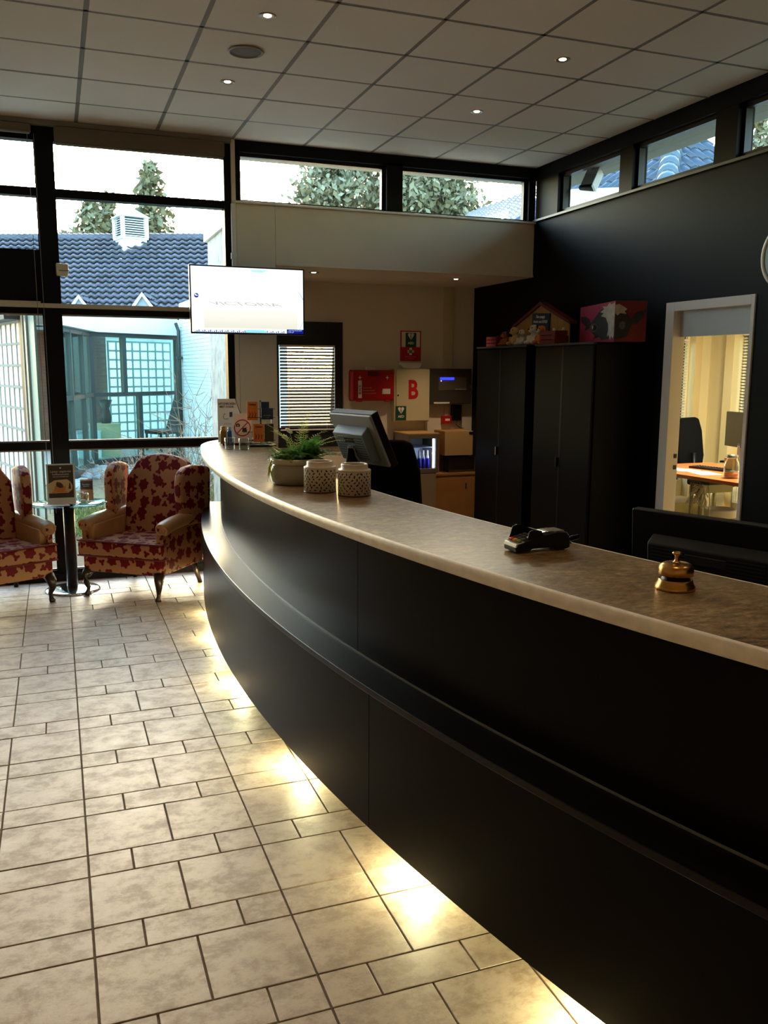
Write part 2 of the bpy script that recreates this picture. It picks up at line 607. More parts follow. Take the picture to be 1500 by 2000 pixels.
# ---- back wall: pillar, bulkhead over the alcove, clerestory
struct(B().box(1.472, 1.798, D, D+0.16, 0, 3.07).obj('wall_pillar', WHITE, bevel=0.004))
struct(B().box(1.80, WX, D+0.004, D+0.16, 2.588, 3.07).box(1.80, WX, D-0.006, D+0.02, 2.588, 2.612).obj('wall_bulkhead', WHITE, bevel=0.003))
struct(B().box(1.46, WX, D-0.03, D+0.16, 3.07, 3.088).obj('trim_2', WHITEGLOSS, bevel=0.003))
b = B().box(1.46, WX, D, D+0.14, 3.478, H+0.02).box(1.46, 1.508, D, D+0.14, 3.088, 3.5).box(2.80, 2.948, D, D+0.14, 3.088, 3.5).box(4.212, WX, D, D+0.14, 3.088, 3.5).box(1.46, WX, D, D+0.14, 3.088, 3.097)
win_b = struct(b.obj('window_2', FRAME))
for a, c in ((1.508, 2.80), (2.948, 4.212)):
    B().box(a, c, D+0.07, D+0.076, 3.09, 3.48).obj('pane', GLASS, win_b)
    f = B().box(a, c, D+0.05, D+0.1, 3.452, 3.48).box(a, c, D+0.05, D+0.1, 3.097, 3.112).box(a, a+0.016, D+0.05, D+0.1, 3.097, 3.48).box(c-0.03, c, D+0.05, D+0.1, 3.097, 3.48)
    f.obj('sash', BLACK, win_b)

# ---- alcove under the bulkhead
struct(B().box(2.0, 2.78, AY, AY+0.2, 2.195, 2.6).box(AX, 2.0, AY, AY+0.2, 0, 2.6).box(2.0, 2.78, AY, AY+0.2, 0, 0.93).box(2.78, 4.42, AY, AY+0.2, 0, 2.6).obj('wall_alcove_back', WHITE))
STONE = mat('rough_stone_wall', rgb(176, 178, 172), 0.95, noise=0.3, nscale=9, bump=0.6, bscale=22)
struct(B().box(AX-0.0, AX+0.03, D+0.16, AY, 0, 2.6).obj('wall_alcove_left', WHITE))
struct(B().box(1.47, AX, D+0.161, AY+0.22, -0.1, 2.95).box(AX, 4.42, AY+0.2, AY+0.22, -0.1, 0.93).box(AX, 2.0, AY+0.2, AY+0.22, 0.9, 2.2).box(2.78, 4.42, AY+0.2, AY+0.22, 0.9, 2.2).box(AX, 4.42, AY+0.2, AY+0.22, 2.195, 2.95).obj('wall_exterior', STONE))
struct(B().box(1.44, 4.42, AY+0.1, AY+0.26, 2.95, 3.05).box(1.44, 1.62, D+0.165, AY+0.1, 2.95, 3.05).obj('trim_3', WHITEGLOSS))
struct(B().box(AX, WX+0.14, D+0.16, AY+0.2, 2.59, 2.75).obj('ceiling_alcove', WHITE))

# ---- alcove window with dark frame and venetian blind
b = B().box(2.0, 2.78, AY-0.03, AY+0.02, 1.96, 2.195).box(2.695, 2.78, AY-0.03, AY+0.02, 0.93, 1.96).box(2.0, 2.11, AY-0.03, AY+0.02, 0.93, 1.96).box(2.11, 2.695, AY-0.03, AY+0.02, 0.93, 1.135).box(2.0, 2.78, AY+0.02, AY+0.14, 2.15, 2.195).box(2.74, 2.78, AY+0.02, AY+0.14, 0.93, 2.15)
win_a = struct(b.obj('window_3', mat('near_black_frame', rgb(26,25,25), 0.5)))
B().box(2.0, 2.74, AY+0.1, AY+0.106, 0.95, 2.15).obj('pane', GLASS, win_a)
bl = thing('venetian_blind', 'white venetian blind hanging in the dark alcove window', 'blind', (2.40, AY-0.045, 1.955))
sl = B().box(-0.285, 0.285, -0.0125, 0.0125, -0.0016, 0.0016).obj('slat', mat('blind_slat_shaded', rgb(104,98,92), 0.5), bl)  # white slats coloured dark grey, their backlit shade is in the colour
for i in range(25):
    o = sl if i == 0 else link('slat', sl.data, bl)
    o.location = (0, 0, -0.03 - 0.0325*i)
    o.rotation_euler = (R(-50), 0, 0)
B().box(-0.287, 0.287, -0.014, 0.014, -0.016, 0.006).obj('head_rail', WHITEGLOSS, bl)
B().box(-0.285, 0.285, -0.012, 0.012, -0.85, -0.838).obj('bottom_rail', WHITEGLOSS, bl)
b = B()
for x in (-0.2, 0.2): b.tube([(x, -0.015, 0), (x, -0.015, -0.84)], 0.0012, 4)
b.obj('cord', PAPER, bl)
B().tube([(0.245, -0.02, -0.01), (0.25, -0.024, -0.62)], 0.004, 6).obj('wand', CLEAR, bl)

# ---- window wall at the left: mullions, transoms, panes
b = B()
mul = [(-1.48, -1.335), (-0.066, 0.078), (1.376, 1.432)]
for a, c in mul: b.box(a, c, D, D+0.12, 0, H+0.02)
XW = -1.48
for z0, z1 in ((-0.02, 0.085), (1.075, 1.138), (2.14, 2.205), (3.022, 3.085), (3.43, H+0.02)):
    b.box(XW, 1.43, D+0.01, D+0.11, z0, z1)
win_l = struct(b.obj('window_4', FRAME))
for (a, c), (a2, c2) in zip(mul, mul[1:]):
    for z0, z1 in ((0.085, 1.075), (1.138, 2.14), (2.205, 3.022), (3.085, 3.43)):
        lo = z0
        if a2 < 0.0 and z0 == 2.205:      # left bays: opaque spandrel below the glass
            B().box(c, a2, D+0.03, D+0.08, 2.205, 2.625).obj('spandrel_panel', FRAME, win_l)
            lo = 2.625
        B().box(c, a2, D+0.055, D+0.061, lo, z1).obj('pane', GLASS, win_l)
b = B()
for (a, c), (a2, c2) in zip(mul, mul[1:]):
    for z in (1.138, 0.085):
        b.box(c, a2, D+0.035, D+0.05, z, z+0.01)
    for z in (1.062, 2.127):
        b.box(c, a2, D+0.035, D+0.05, z, z+0.012)
b.obj('glazing_bead', STEEL, win_l)
struct(B().box(1.434, 1.468, D-0.015, D+0.12, 0, H).obj('trim_4', WHITE))
struct(B().box(XL, -0.075, D-0.045, D, 2.186, 2.232).box(-0.076, 1.434, D-0.03, D, 2.186, 2.219).obj('trim_5', mat('cream_rail', rgb(196,184,160), 0.5)))
struct(B().box(XL, 1.43, D-0.06, D-0.001, 3.53, H).obj('trim_6', GRID))
struct(B().box(XL, 1.43, D-0.03, D+0.008, 0.0, 0.06).obj('baseboard_1', FRAME))
# roller blind boxes under the ceiling
def roller(name_label, x0, x1, z0, m):
    t = thing('roller_blind', name_label, 'blind', ((x0+x1)/2, D-0.06, H-0.04), 0, 'roller blinds above the tall windows')
    w = (x1-x0)/2
    B().box(-w, w, -0.03, 0.035, z0-(H-0.04), -0.002).obj('cassette', m, t, bevel=0.008)
    B().tube([(-w+0.01, -0.01, z0-(H-0.04)-0.008), (w-0.01, -0.01, z0-(H-0.04)-0.008)], 0.011, 8).obj('bottom_bar', GREY, t)
    return t
BLINDB = mat('blind_fabric_brown', rgb(104, 92, 78), 0.8)
t = roller('long brown rolled-up blind above the middle tall window', 0.085, 1.372, 3.405, BLINDB)
t = roller('brown rolled-up blind above the leftmost window', -1.33, -0.075, 3.468, BLINDB)
b = B()
for x in (-0.0, 0.045):
    b.tube([(0.6+x, -0.01, -0.07), (0.605+x, -0.02, -1.5), (0.61+x, -0.02, -2.95)], 0.0022, 5)
b.obj('cord', mat('cord_grey', rgb(120,116,110), 0.6), t)

# ---- unseen shell: left wall, wall behind the camera
SHELL = mat('warm_white_wall', rgb(206, 190, 164), 0.8)
struct(B().box(XL-0.15, XL, YF, D+0.1, -0.1, H+0.1).obj('wall_left', SHELL))
struct(B().box(XL, XW, D, D+0.14, -0.1, H+0.1).obj('wall_back_light_block', SHELL))  # unseen solid wall added in place of glazing to cut skylight
struct(B().box(XL-0.15, WX+0.14, YF-0.15, YF, -0.1, H+0.1).obj('wall_front', SHELL))

# ---- outside roof overhang (eaves)
EAVE = mat('eave_board', rgb(132, 132, 118), 0.8)
struct(B().box(1.43, WX+0.57, D+0.14, D+0.40, 3.5, 3.6).box(WX+0.14, WX+0.565, YF, D+0.14, 3.5, 3.6).box(XL, 1.43, D+0.12, D+0.4, 3.5, 3.6).obj('roof_overhang', EAVE))
struct(B().box(XL-0.2, WX+0.57, YF-0.2, D+0.42, 3.73, 3.8).obj('roof_main', EAVE))

# ---- doorway to the lit office
dr = struct(B().box(WX-0.012, WX+0.098, 5.368, 5.462, 0, 2.22).box(WX-0.012, WX+0.098, 4.575, 4.607, 0, 2.22).box(WX-0.012, WX+0.098, 4.607, 5.368, 2.155, 2.22)
            .obj('door_1', mat('door_frame_white', rgb(206,196,190), 0.45), bevel=0.003))
B().box(WX+0.05, WX+0.09, 4.607, 5.368, 1.972, 2.155).obj('toplight_panel', mat('panel_grey_white', rgb(186,188,190), 0.5), dr)
b = B()
for z in (0.99, 1.075): b.box(WX+0.06, WX+0.085, 5.364, 5.3685, z, z+0.032)
b.obj('strike_plate', BLACK, dr)
# office shell
OXR, OYB, OYF = 7.75, 9.0, 4.0
struct(B().box(WX+0.14, OXR+0.1, OYF, OYB, -0.1, 0.0).obj('floor_office', mat('office_floor', rgb(120,106,84), 0.5)))
struct(B().box(WX+0.14, OXR+0.1, OYF, OYB, 2.75, 2.85).obj('ceiling_office', CREAM))
struct(B().box(WX+0.14, 6.2, OYB, OYB+0.15, 0, 2.75).box(7.39, OXR+0.1, OYB, OYB+0.15, 0, 2.75).box(6.2, 7.39, OYB, OYB+0.15, 0, 0.35).box(6.2, 7.39, OYB, OYB+0.15, 2.15, 2.75).obj('wall_office_back', CREAM))
struct(B().box(OXR, OXR+0.15, OYF, 6.9, 0, 2.75).box(OXR, OXR+0.15, 8.42, OYB, 0, 2.75).box(OXR, OXR+0.15, 6.9, 8.42, 0, 0.85).box(OXR, OXR+0.15, 6.9, 8.42, 2.2, 2.75).obj('wall_office_right', CREAM))
struct(B().box(WX+0.14, OXR+0.1, OYF-0.1, OYF, 0, 2.75).obj('wall_office_front', CREAM))
struct(B().box(7.42, 7.52, OYB-0.12, OYB, 0, 2.75).box(OXR-0.14, OXR, 8.44, 8.58, 0, 2.75).obj('wall_office_column', mat('pilaster_cream', rgb(208,190,140), 0.7)))
ol = thing('office_ceiling_lamp', 'flat square lamp on the office ceiling beyond the doorway', 'lamp', (6.2, 6.4, 2.75))
B().box(-0.3, 0.3, -0.3, 0.3, -0.06, 0).obj('housing', WHITEGLOSS, ol)
B().box(-0.27, 0.27, -0.27, 0.27, -0.066, -0.06).obj('diffuser', mat('lamp_diffuser', rgb(255,240,200), 0.5, emit=rgb(255,226,150), es=4), ol)
ld = bpy.data.lights.new('office_light', 'AREA')
ld.energy = OFFICE_W; ld.size = 0.5; ld.color = (1.0, 0.86, 0.56)
lo = bpy.data.objects.new('office_light', ld); COL.objects.link(lo); lo.parent = ol; lo.location = (0, 0, -0.075)

# ================================================================== CEILING FITTINGS
GLOW = mat('halogen_glow', rgb(255,240,210), 0.4, emit=rgb(255,226,170), es=30)
RINGM = mat('lamp_ring', rgb(150,140,126), 0.3, 0.8)
def downlight(x, y, z, label, group, power, first=[None]):
    if first[0] is None:
        t = thing('ceiling_downlight', label, 'ceiling light', (x, y, z), 0, group)
        B().lathe([(0.0215, -0.001), (0.034, -0.0025), (0.046, -0.004), (0.047, 0.0), (0.032, 0.0)], 20, cap=False).obj('ring', RINGM, t, smooth=True)
        B().lathe([(0.0, -0.0045), (0.017, -0.004), (0.0215, -0.001)], 16, cap=False).obj('bulb', GLOW, t, smooth=True)
        first[0] = t
    else:
        t = copy_tree(first[0])
        for ch in list(t.children):
            if ch.type == 'LIGHT': bpy.data.objects.remove(ch)
        t.location = (x, y, z); t['label'] = label; t['group'] = group
    l = bpy.data.lights.new('halogen', 'SPOT')
    l.energy = power; l.color = (1.0, 0.72, 0.44); l.spot_size = R(88); l.spot_blend = 0.7; l.shadow_soft_size = 0.03
    o = bpy.data.objects.new('halogen', l); COL.objects.link(o); o.parent = t; o.location = (0, 0, -0.02)
    return t
G1 = 'recessed downlights in the lobby ceiling'
names = {(1.15,4.855): 'nearest lit downlight above the lobby aisle, left of the loudspeaker grille tile', (1.15,6.015): 'lit downlight in the ceiling between loudspeaker grille and window wall',
         (2.95,4.855): 'lit downlight in the ceiling nearer the black wall windows, larger of that pair', (2.95,6.015): 'lit downlight in the ceiling above the bulkhead clerestory, farther of right pair'}
for x in (-0.65, 1.15, 2.95):
    for k in (0, 1, 2, 4, 6):
        y = 6.015 - 1.15*k
        if x < 0 and y > 5.9: continue
        downlight(x, y if k else 6.015, H, names.get((x, round(y, 3)), 'recessed lit downlight in the lobby ceiling outside the view'), G1, SPOT_W * (1 if k < 2 else 1.6))
for x, y, lb in ((2.25, 7.86, 'small lit spot in the alcove soffit right of the television'), (3.68, 7.88, 'small lit spot in the alcove soffit near the black wall')):
    downlight(x, y, 2.59, lb, 'spots in the alcove soffit', SPOT_W*4.6)
sp = thing('ceiling_loudspeaker', 'round grey loudspeaker grille in the ceiling between two downlights', 'speaker', (1.148, 5.42, H))
B().lathe([(0.098, 0), (0.105, -0.008), (0.094, -0.012), (0.09, -0.006)], 32, cap=False).obj('rim', mat('speaker_rim', rgb(150,144,132), 0.5), sp, smooth=True)
B().lathe([(0, -0.009), (0.06, -0.0085), (0.092, -0.005)], 32, cap=False).obj('grille', mat('speaker_grille', rgb(112,104,92), 0.6, bump=0.5, bscale=500), sp, smooth=True)

# ================================================================== RECEPTION COUNTER
CX, CY = 12.0, 4.6
A0, A1 = PI - math.asin((7.22 - CY)/11.0), PI + math.asin((CY + 1.6)/11.0)
ct = thing('reception_counter', 'long curved black reception counter with a grey-brown stone-look top and white rim', 'counter', (0, 0, 0))
def ang(y, r=11.1): return PI - math.asin((y - CY)/r)
# lower front in panels (with fine joints), ledge, upper front in panels
seams_low = [7.22, 5.35, 2.75, 0.4, -1.6]
for a, c in zip(seams_low, seams_low[1:]):
    B().ring(11.15, 11.185, 0.1, 0.612, (CX, CY), ang(a) + 0.0001, ang(c) - 0.0001, 40).obj('lower_panel', COUNTER, ct, bevel=0.001, seg=1)
B().ring(10.98, 11.15, 0.1, 0.12, (CX, CY), ang(7.2), A1, 90).obj('underside', TOEK, ct)
B().ring(11.03, 11.19, 0.606, 0.63, (CX, CY), ang(7.22), A1, 110).obj('ledge', mat('ledge_laminate', rgb(19,16,14), 0.3, spec=0.3, noise=0.1, nscale=5), ct, bevel=0.003)
for a, c in zip([7.2, 5.62, 3.1, 0.6, -1.6], [5.62, 3.1, 0.6, -1.6]):
    B().ring(11.02, 11.045, 0.63, 1.132, (CX, CY), ang(a) + 0.0001, ang(c) - 0.0001, 40).obj('upper_panel', COUNTER, ct, bevel=0.001, seg=1)
B().ring(10.9, 10.98, -0.002, 0.12, (CX, CY), ang(7.1), A1, 80).obj('plinth', TOEK, ct)
B().ring(10.98, 11.02, 0.12, 1.12, (CX, CY), ang(7.2), A1, 60).obj('carcass', COUNTER, ct)
# end board closing the counter toward the windows
ex0 = CX + 11.18*math.cos(ang(7.2)); ex1 = CX + 10.8*math.cos(ang(7.2))
B().box(ex0 + 0.01, ex1, 7.2, 7.225, 0.1, 0.62).box(ex0 + 0.15, ex1, 7.2, 7.225, 0.62, 1.13).obj('end_board', COUNTER, ct)
# steel edge strip at the ledge's back
B().ring(11.045, 11.050, 0.63, 0.636, (CX, CY), ang(7.2), A1, 90).obj('edge_strip', mat('edge_strip_pale', rgb(120,116,110), 0.3), ct)
# worktop: top slab with curved outer edge that rounds off at the far end
RO, RI = 11.178, 10.672
def worktop_outline(ro, ri, yend, rc):
    pts = []
    n = 120
    aend = ang(yend, ro)
    for i in range(n + 1):
        a = A1 + (aend - A1)*i/n
        pts.append((CX + ro*math.cos(a), CY + ro*math.sin(a)))
    p0 = Vector(pts[-1]); p1 = Vector((p0.x + 0.09, yend + 0.33)); p2 = Vector((p0.x + 0.24, yend + 0.52)); p3 = Vector((p0.x + 0.5, yend + 0.56))
    for i in range(1, 13):
        t = i/12
        q = (1-t)**3*p0 + 3*(1-t)**2*t*p1 + 3*(1-t)*t*t*p2 + t**3*p3
        pts.append((q.x, q.y))
    ae = ang(yend + 0.56, ri)
    for i in range(n + 1):
        a = ae + (A1 - ae)*i/n
        pts.append((CX + ri*math.cos(a), CY + ri*math.sin(a)))
    return pts
B().prism(worktop_outline(RO - 0.012, RI + 0.004, 6.5, 0), 1.132, 1.17, 'z').obj('worktop', WORKTOP, ct)
# rim: strip following the outer edge with a rounded nose
def rim_strip():
    o = worktop_outline(RO, RI, 6.5, 0)[:121 + 12]
    b = B()
    prof = [(-0.013, 1.1705), (-0.004, 1.170), (0.001, 1.165), (0.002, 1.15), (0.001, 1.135), (-0.004, 1.1305), (-0.02, 1.13)]
    rings = []
    for i, p in enumerate(o):
        q0, q1 = Vector(o[max(i-1, 0)]), Vector(o[min(i+1, len(o)-1)])
        t = (q1 - q0).normalized()
        nrm = Vector((-t.y, t.x))
        if nrm.x > 0 and i < 121: nrm = -nrm
        if i >= 121: nrm = Vector((-t.y, t.x)) if Vector((-t.y, t.x)).dot(Vector((-0.6, 1))) > 0 else Vector((t.y, -t.x))
        rings.append([b.bm.verts.new((p[0] + nrm.x*u, p[1] + nrm.y*u, z)) for u, z in prof])
    for r0, r1 in zip(rings, rings[1:]):
        for k in range(len(prof) - 1):
            b.bm.faces.new((r0[k], r0[k+1], r1[k+1], r1[k]))
    return b
rim_strip().obj('rim', RIM, ct, smooth=True)
B().ring(RI - 0.003, RI + 0.003, 1.135, 1.1708, (CX, CY), ang(6.9, RI), A1, 90).obj('back_edge', RIM, ct)
# staff side: lower desk and its panel
sd = thing('staff_desk', 'low desk board behind the reception counter carrying the monitors', 'desk', (0, 0, 0))
B().ring(10.27, 10.90, 0.70, 0.735, (CX, CY), ang(6.4), A1, 60).obj('desk_board', mat('desk_grey', rgb(92,88,82), 0.5), sd)
b = B()
for y in (6.2, 4.0, 1.8, -0.4):
    a = ang(y, 10.4)
    M = Matrix.Translation((CX, CY, 0)) @ Matrix.Rotation(a, 4, 'Z')
    B().box(10.3, 10.85, -0.015, 0.015, 0.0, 0.70, M).obj('leg_panel', mat('desk_grey', (0,0,0,1)), sd)
b.bm.free()
# lamps under the counter
TOEG = mat('toe_glow', rgb(255,244,180), 0.4, emit=rgb(255,238,150), es=12)
for y, k in ((6.85, 0.7), (6.05, 0.7), (5.5, 0.9), (4.62, 0.9), (3.5, 1.35), (2.52, 1.35), (1.72, 1.2), (0.9, 1.0)):
    a = ang(y, 11.14)
    p = (CX + 11.11*math.cos(a), CY + 11.11*math.sin(a))
    B().lathe([(0.0, -0.008), (0.022, -0.006), (0.026, 0.0)], 14, (p[0], p[1], 0.1), cap=False).obj('toe_lamp', TOEG, ct)
    l = bpy.data.lights.new('toe_light', 'POINT')
    l.energy = TOE_W*k; l.color = (1.0, 0.93, 0.50); l.shadow_soft_size = 0.035
    o = bpy.data.objects.new('toe_light', l); COL.objects.link(o); o.parent = ct; o.location = (p[0], p[1], 0.075)

# ================================================================== ON THE COUNTER
TOP = 1.1702
# brass bell
bell = thing('service_bell', 'brass reception bell with push button on the counter top', 'bell', (1.476, 1.79, TOP))
B().lathe([(0.0, 0.0), (0.05, 0.0), (0.0515, 0.004), (0.0495, 0.01), (0.0455, 0.017), (0.0435, 0.023), (0.0425, 0.0265), (0.041, 0.0272), (0.039, 0.0262), (0.0, 0.0255)], 40, cap=False).obj('base', BRASS, bell, smooth=True)
B().lathe([(0.0, 0.0262), (0.037, 0.0262), (0.03, 0.040), (0.0, 0.040)], 28, cap=False).obj('mechanism', BLACK, bell)
B().lathe([(0.040, 0.0375), (0.0435, 0.038), (0.0443, 0.046), (0.0438, 0.056), (0.040, 0.064), (0.031, 0.0685), (0.012, 0.0705), (0.006, 0.071), (0.0, 0.071)], 40, cap=False).obj('dome', BRASS, bell, smooth=True)
B().lathe([(0.012, 0.069), (0.007, 0.073), (0.005, 0.078), (0.005, 0.086), (0.0065, 0.090), (0.011, 0.0925), (0.0122, 0.095), (0.009, 0.0972), (0, 0.098)], 20, cap=False).obj('push_button', BRASS, bell, smooth=True)

# card terminal
ctm = thing('card_terminal', 'black and silver card payment terminal with keypad guard on the counter', 'card terminal', (1.38, 2.34, TOP), R(2))
prof = [(-0.088, 0.004), (-0.09, 0.022), (-0.082, 0.032), (-0.02, 0.046), (0.06, 0.062), (0.095, 0.058), (0.105, 0.045), (0.108, 0.008), (0.09, 0.003), (0.055, 0.003), (0.045, 0.012), (-0.03, 0.012), (-0.038, 0.004)]
B().prism(prof, -0.038, 0.038, 'y').obj('body', BLACK, ctm, bevel=0.005)
B().prism([(-0.0905, 0.019), (-0.0875, 0.0305), (-0.058, 0.0375), (-0.058, 0.0325), (-0.082, 0.026), (-0.085, 0.019)], -0.037, 0.037, 'y').obj('silver_nose', mat('silver_plastic', rgb(176,178,182), 0.3, 0.3), ctm, bevel=0.002)
B().box(-0.0915, -0.09, -0.03, 0.03, 0.0165, 0.0185).obj('card_slot', BLACK, ctm)
Mk = Matrix.Translation((-0.045, 0, 0.043)) @ Matrix.Rotation(R(-13), 4, 'Y')
kb = B()
key_cols = [mat('key_red', rgb(190,50,36), 0.4), mat('key_yellow', rgb(206,140,50), 0.4), mat('key_green', rgb(110,130,50), 0.4), mat('key_grey', rgb(70,72,76), 0.4)]
for r_ in range(4):
    for c_ in range(3):
        m_ = key_cols[c_] if r_ == 0 else key_cols[3]
        x, y = -0.026 + 0.016*r_, 0.022 - 0.022*c_
        B().box(x-0.006, x+0.006, y-0.008, y+0.008, -0.002, 0.004, Mk).obj('key', m_, ctm)
gd = B()
gd.prism([(-0.072, 0.036), (-0.06, 0.074), (-0.045, 0.079), (0.0, 0.066), (0.01, 0.05)], 0.034, 0.038, 'y')
gd.prism([(-0.05, 0.040), (-0.042, 0.068), (-0.03, 0.071), (0.0, 0.066), (0.01, 0.05)], -0.038, -0.034, 'y')
gd.box(-0.004, 0.002, -0.038, 0.038, 0.046, 0.067)
gd.obj('keypad_guard', BLACK, ctm, bevel=0.001)
B().box(0.03, 0.09, -0.028, 0.028, 0.0585, 0.0625).obj('paper_cover', mat('cover_taupe', rgb(104,92,78), 0.3), ctm, bevel=0.002)
B().box(0.0, 0.024, -0.024, 0.024, 0.0555, 0.0585, Matrix.Rotation(R(-11), 4, 'Y') @ Matrix.Translation((0.012, 0, -0.003))).obj('display', mat('display_green', rgb(70,80,62), 0.2), ctm)
cb = [(0.107, 0.0, 0.03), (0.13, 0.01, 0.02), (0.155, 0.03, 0.006), (0.17, 0.05, 0.006)]
co = B().tube(cb, 0.0035, 6)
hx = []
for i in range(90):
    t = i/89
    c = Vector((0.17, 0.05, 0.012)).lerp(Vector((0.232, 0.10, 0.004)), t)
    hx.append((c.x + 0.007*math.cos(i*0.9), c.y, c.z + 0.007*math.sin(i*0.9) + 0.004))
co.tube(hx, 0.0022, 5)
co.obj('coiled_cable', BLACK, ctm, smooth=True)

# two perforated lantern pots
def leafpot_mat():
    m = bpy.data.materials.new('pot_speckled')
    m.use_nodes = True
    nt = m.node_tree
    b = nt.nodes['Principled BSDF']
    b.inputs['Base Color'].default_value = rgb(196, 184, 168)
    b.inputs['Roughness'].default_value = 0.65
    b.inputs['Specular IOR Level'].default_value = 0.25
    return m
POTM = leafpot_mat()
POTI = mat('pot_brown_glaze', rgb(96, 60, 42), 0.35)
def pot(x, y, label):
    t = thing('lantern_pot', label, 'pot', (x, y, TOP), 0, 'perforated ceramic pots on the counter')
    r, h = 0.0735, 0.112
    B().lathe([(0, 0), (r-0.004, 0), (r, 0.004), (r, h), (r-0.004, h+0.004), (r-0.014, h+0.006), (r-0.014, h+0.026), (r-0.017, h+0.029), (r-0.021, h+0.026), (r-0.021, 0.01), (0, 0.008)], 48, cap=False).obj('body', POTM, t, smooth=True)
    B().lathe([(r+0.0008, h-0.002), (r+0.0012, h+0.003), (r-0.004, h+0.0065), (r-0.0128, h+0.0078), (r-0.0128, h+0.0265), (r-0.0168, h+0.0305), (r-0.022, h+0.0275), (r-0.022, h-0.005)], 48, cap=False).obj('collar', GLAZE, t, smooth=True)
    B().lathe([(0, 0.03), (r-0.0225, 0.03), (r-0.0225, h+0.02)], 32, cap=False).obj('inside', POTI, t, smooth=True)
    B().lathe([(r-0.001, -0.0005), (r+0.0012, 0.001), (r+0.0012, 0.004), (r, 0.006)], 48, cap=False).obj('foot_ring', POTI, t, smooth=True)
    # pierced leaf-shaped holes
    hb = B()
    rnd = random.Random(int(x*1000))
    for row in range(8):
        for i in range(20):
            a = 2*PI*(i + 0.5*(row % 2))/20 + rnd.uniform(-0.06, 0.06)
            z = 0.013 + row*0.0125 + rnd.uniform(-0.002, 0.002)
            tilt = rnd.choice((0, 0.7, -0.7, 1.4, PI/2))
            L_, w_ = rnd.uniform(0.005, 0.0075), rnd.uniform(0.0026, 0.0038)
            vs = []
            for k in range(8):
                t_ = 2*PI*k/8
                u, v = L_*math.cos(t_), w_*math.sin(t_)
                uu, vv = u*math.cos(tilt) - v*math.sin(tilt), u*math.sin(tilt) + v*math.cos(tilt)
                aa = a + uu/r
                vs.append(hb.bm.verts.new(((r+0.0005)*math.cos(aa), (r+0.0005)*math.sin(aa), z + vv)))
            hb.bm.faces.new(vs)
    stuff(hb.obj('pierced_holes', mat('hole_dark', rgb(58, 44, 34), 0.9), t))
    return t
pot(1.115, 3.82, 'speckled ceramic lantern pot on the counter touching the fern bowl, left of its twin')
pot(1.228, 3.66, 'speckled ceramic lantern pot on the counter nearest the black monitor, right of its twin')

# fern bowl
bw = thing('fern_bowl', 'wide glazed grey bowl of ferns and trailing plants on the counter', 'plant', (1.092, 4.14, TOP))
r = 0.135
B().lathe([(0, 0), (r-0.02, 0), (r-0.006, 0.012), (r, 0.04), (r-0.002, 0.078), (r-0.012, 0.094), (r-0.016, 0.1), (r-0.006, 0.108), (r-0.006, 0.122), (r-0.012, 0.126), (r-0.02, 0.12), (r-0.02, 0.09), (0, 0.09)], 56, cap=False).obj('bowl', mat('bowl_glaze', rgb(150,142,130), 0.12, coat=0.8, noise=0.15, nscale=9), bw, smooth=True)
B().lathe([(r-0.0155, 0.099), (r-0.005, 0.1075), (r-0.005, 0.1225), (r-0.012, 0.1275), (r-0.021, 0.1215)], 56, cap=False).obj('rim', GLAZE, bw, smooth=True)
B().lathe([(0, 0.112), (0.06, 0.114), (r-0.02, 0.106)], 24, cap=False).obj('soil', mat('soil', rgb(52,36,24), 0.95, bump=0.8, bscale=80), bw, smooth=True)
def leafmat(name, col, noise):
    m = mat(name, col, 0.5, noise=noise, nscale=20)
    nt = m.node_tree
    b = nt.nodes['Principled BSDF']; o = nt.nodes['Material Output']
    t = nt.nodes.new('ShaderNodeBsdfTranslucent'); t.inputs[0].default_value = tuple(min(1, c*1.5) for c in col[:3]) + (1,)
    x = nt.nodes.new('ShaderNodeMixShader'); x.inputs[0].default_value = 0.45
    nt.links.new(b.outputs[0], x.inputs[1]); nt.links.new(t.outputs[0], x.inputs[2]); nt.links.new(x.outputs[0], o.inputs[0])
    return m
FERN = leafmat('fern_green', rgb(70, 118, 46), 0.3)
FERN2 = leafmat('leaf_light_green', rgb(122, 156, 74), 0.25)
FERN3 = leafmat('leaf_yellow_green', rgb(168, 178, 104), 0.2)
def leaf(b, p, d, up, L_, w_):
    d = d.normalized(); s = d.cross(up).normalized()
    m1 = p + d*L_*0.45
    vs = [p, m1 + s*w_ - up*0.02*L_, p + d*L_ - up*0.15*L_, m1 - s*w_ - up*0.02*L_]
    b.bm.faces.new([b.bm.verts.new(v) for v in vs])
def frond(rnd, b, base, az, L_, el0, droop, n, ll, lw, stem=0.0014):
    pts = []; p = Vector(base); e = el0
    for i in range(n):
        pts.append(p.copy())
        d = Vector((math.cos(az)*math.cos(e), math.sin(az)*math.cos(e), math.sin(e)))
        p = p + d*L_/n
        e -= droop/n
    b.tube(pts, [stem*(1 - 0.7*i/n) for i in range(n)], 4, cap=False)
    for i in range(1, n):
        d = (pts[i] - pts[i-1]).normalized()
        up = Vector((0, 0, 1)); side = d.cross(up).normalized(); upn = side.cross(d)
        f = math.sin(PI*min(1, (i + 0.6)/n))**0.6
        for s in (-1, 1):
            leaf(b, pts[i], side*s + d*0.5 + upn*rnd.uniform(-0.2, 0.3), upn, ll*f*rnd.uniform(0.8, 1.15), lw*f)
rnd = random.Random(3)
# dense dark fern mass to the right
for k in range(90):
    a = rnd.uniform(0, 2*PI)
    b = B()
    frond(rnd, b, (0.045 + rnd.uniform(-0.05, 0.05), -0.02 + rnd.uniform(-0.05, 0.05), 0.115), a, rnd.uniform(0.1, 0.2), rnd.uniform(0.5, 1.4), rnd.uniform(0.8, 1.8), 18, 0.026, 0.0055)
    b.obj('frond', FERN, bw)
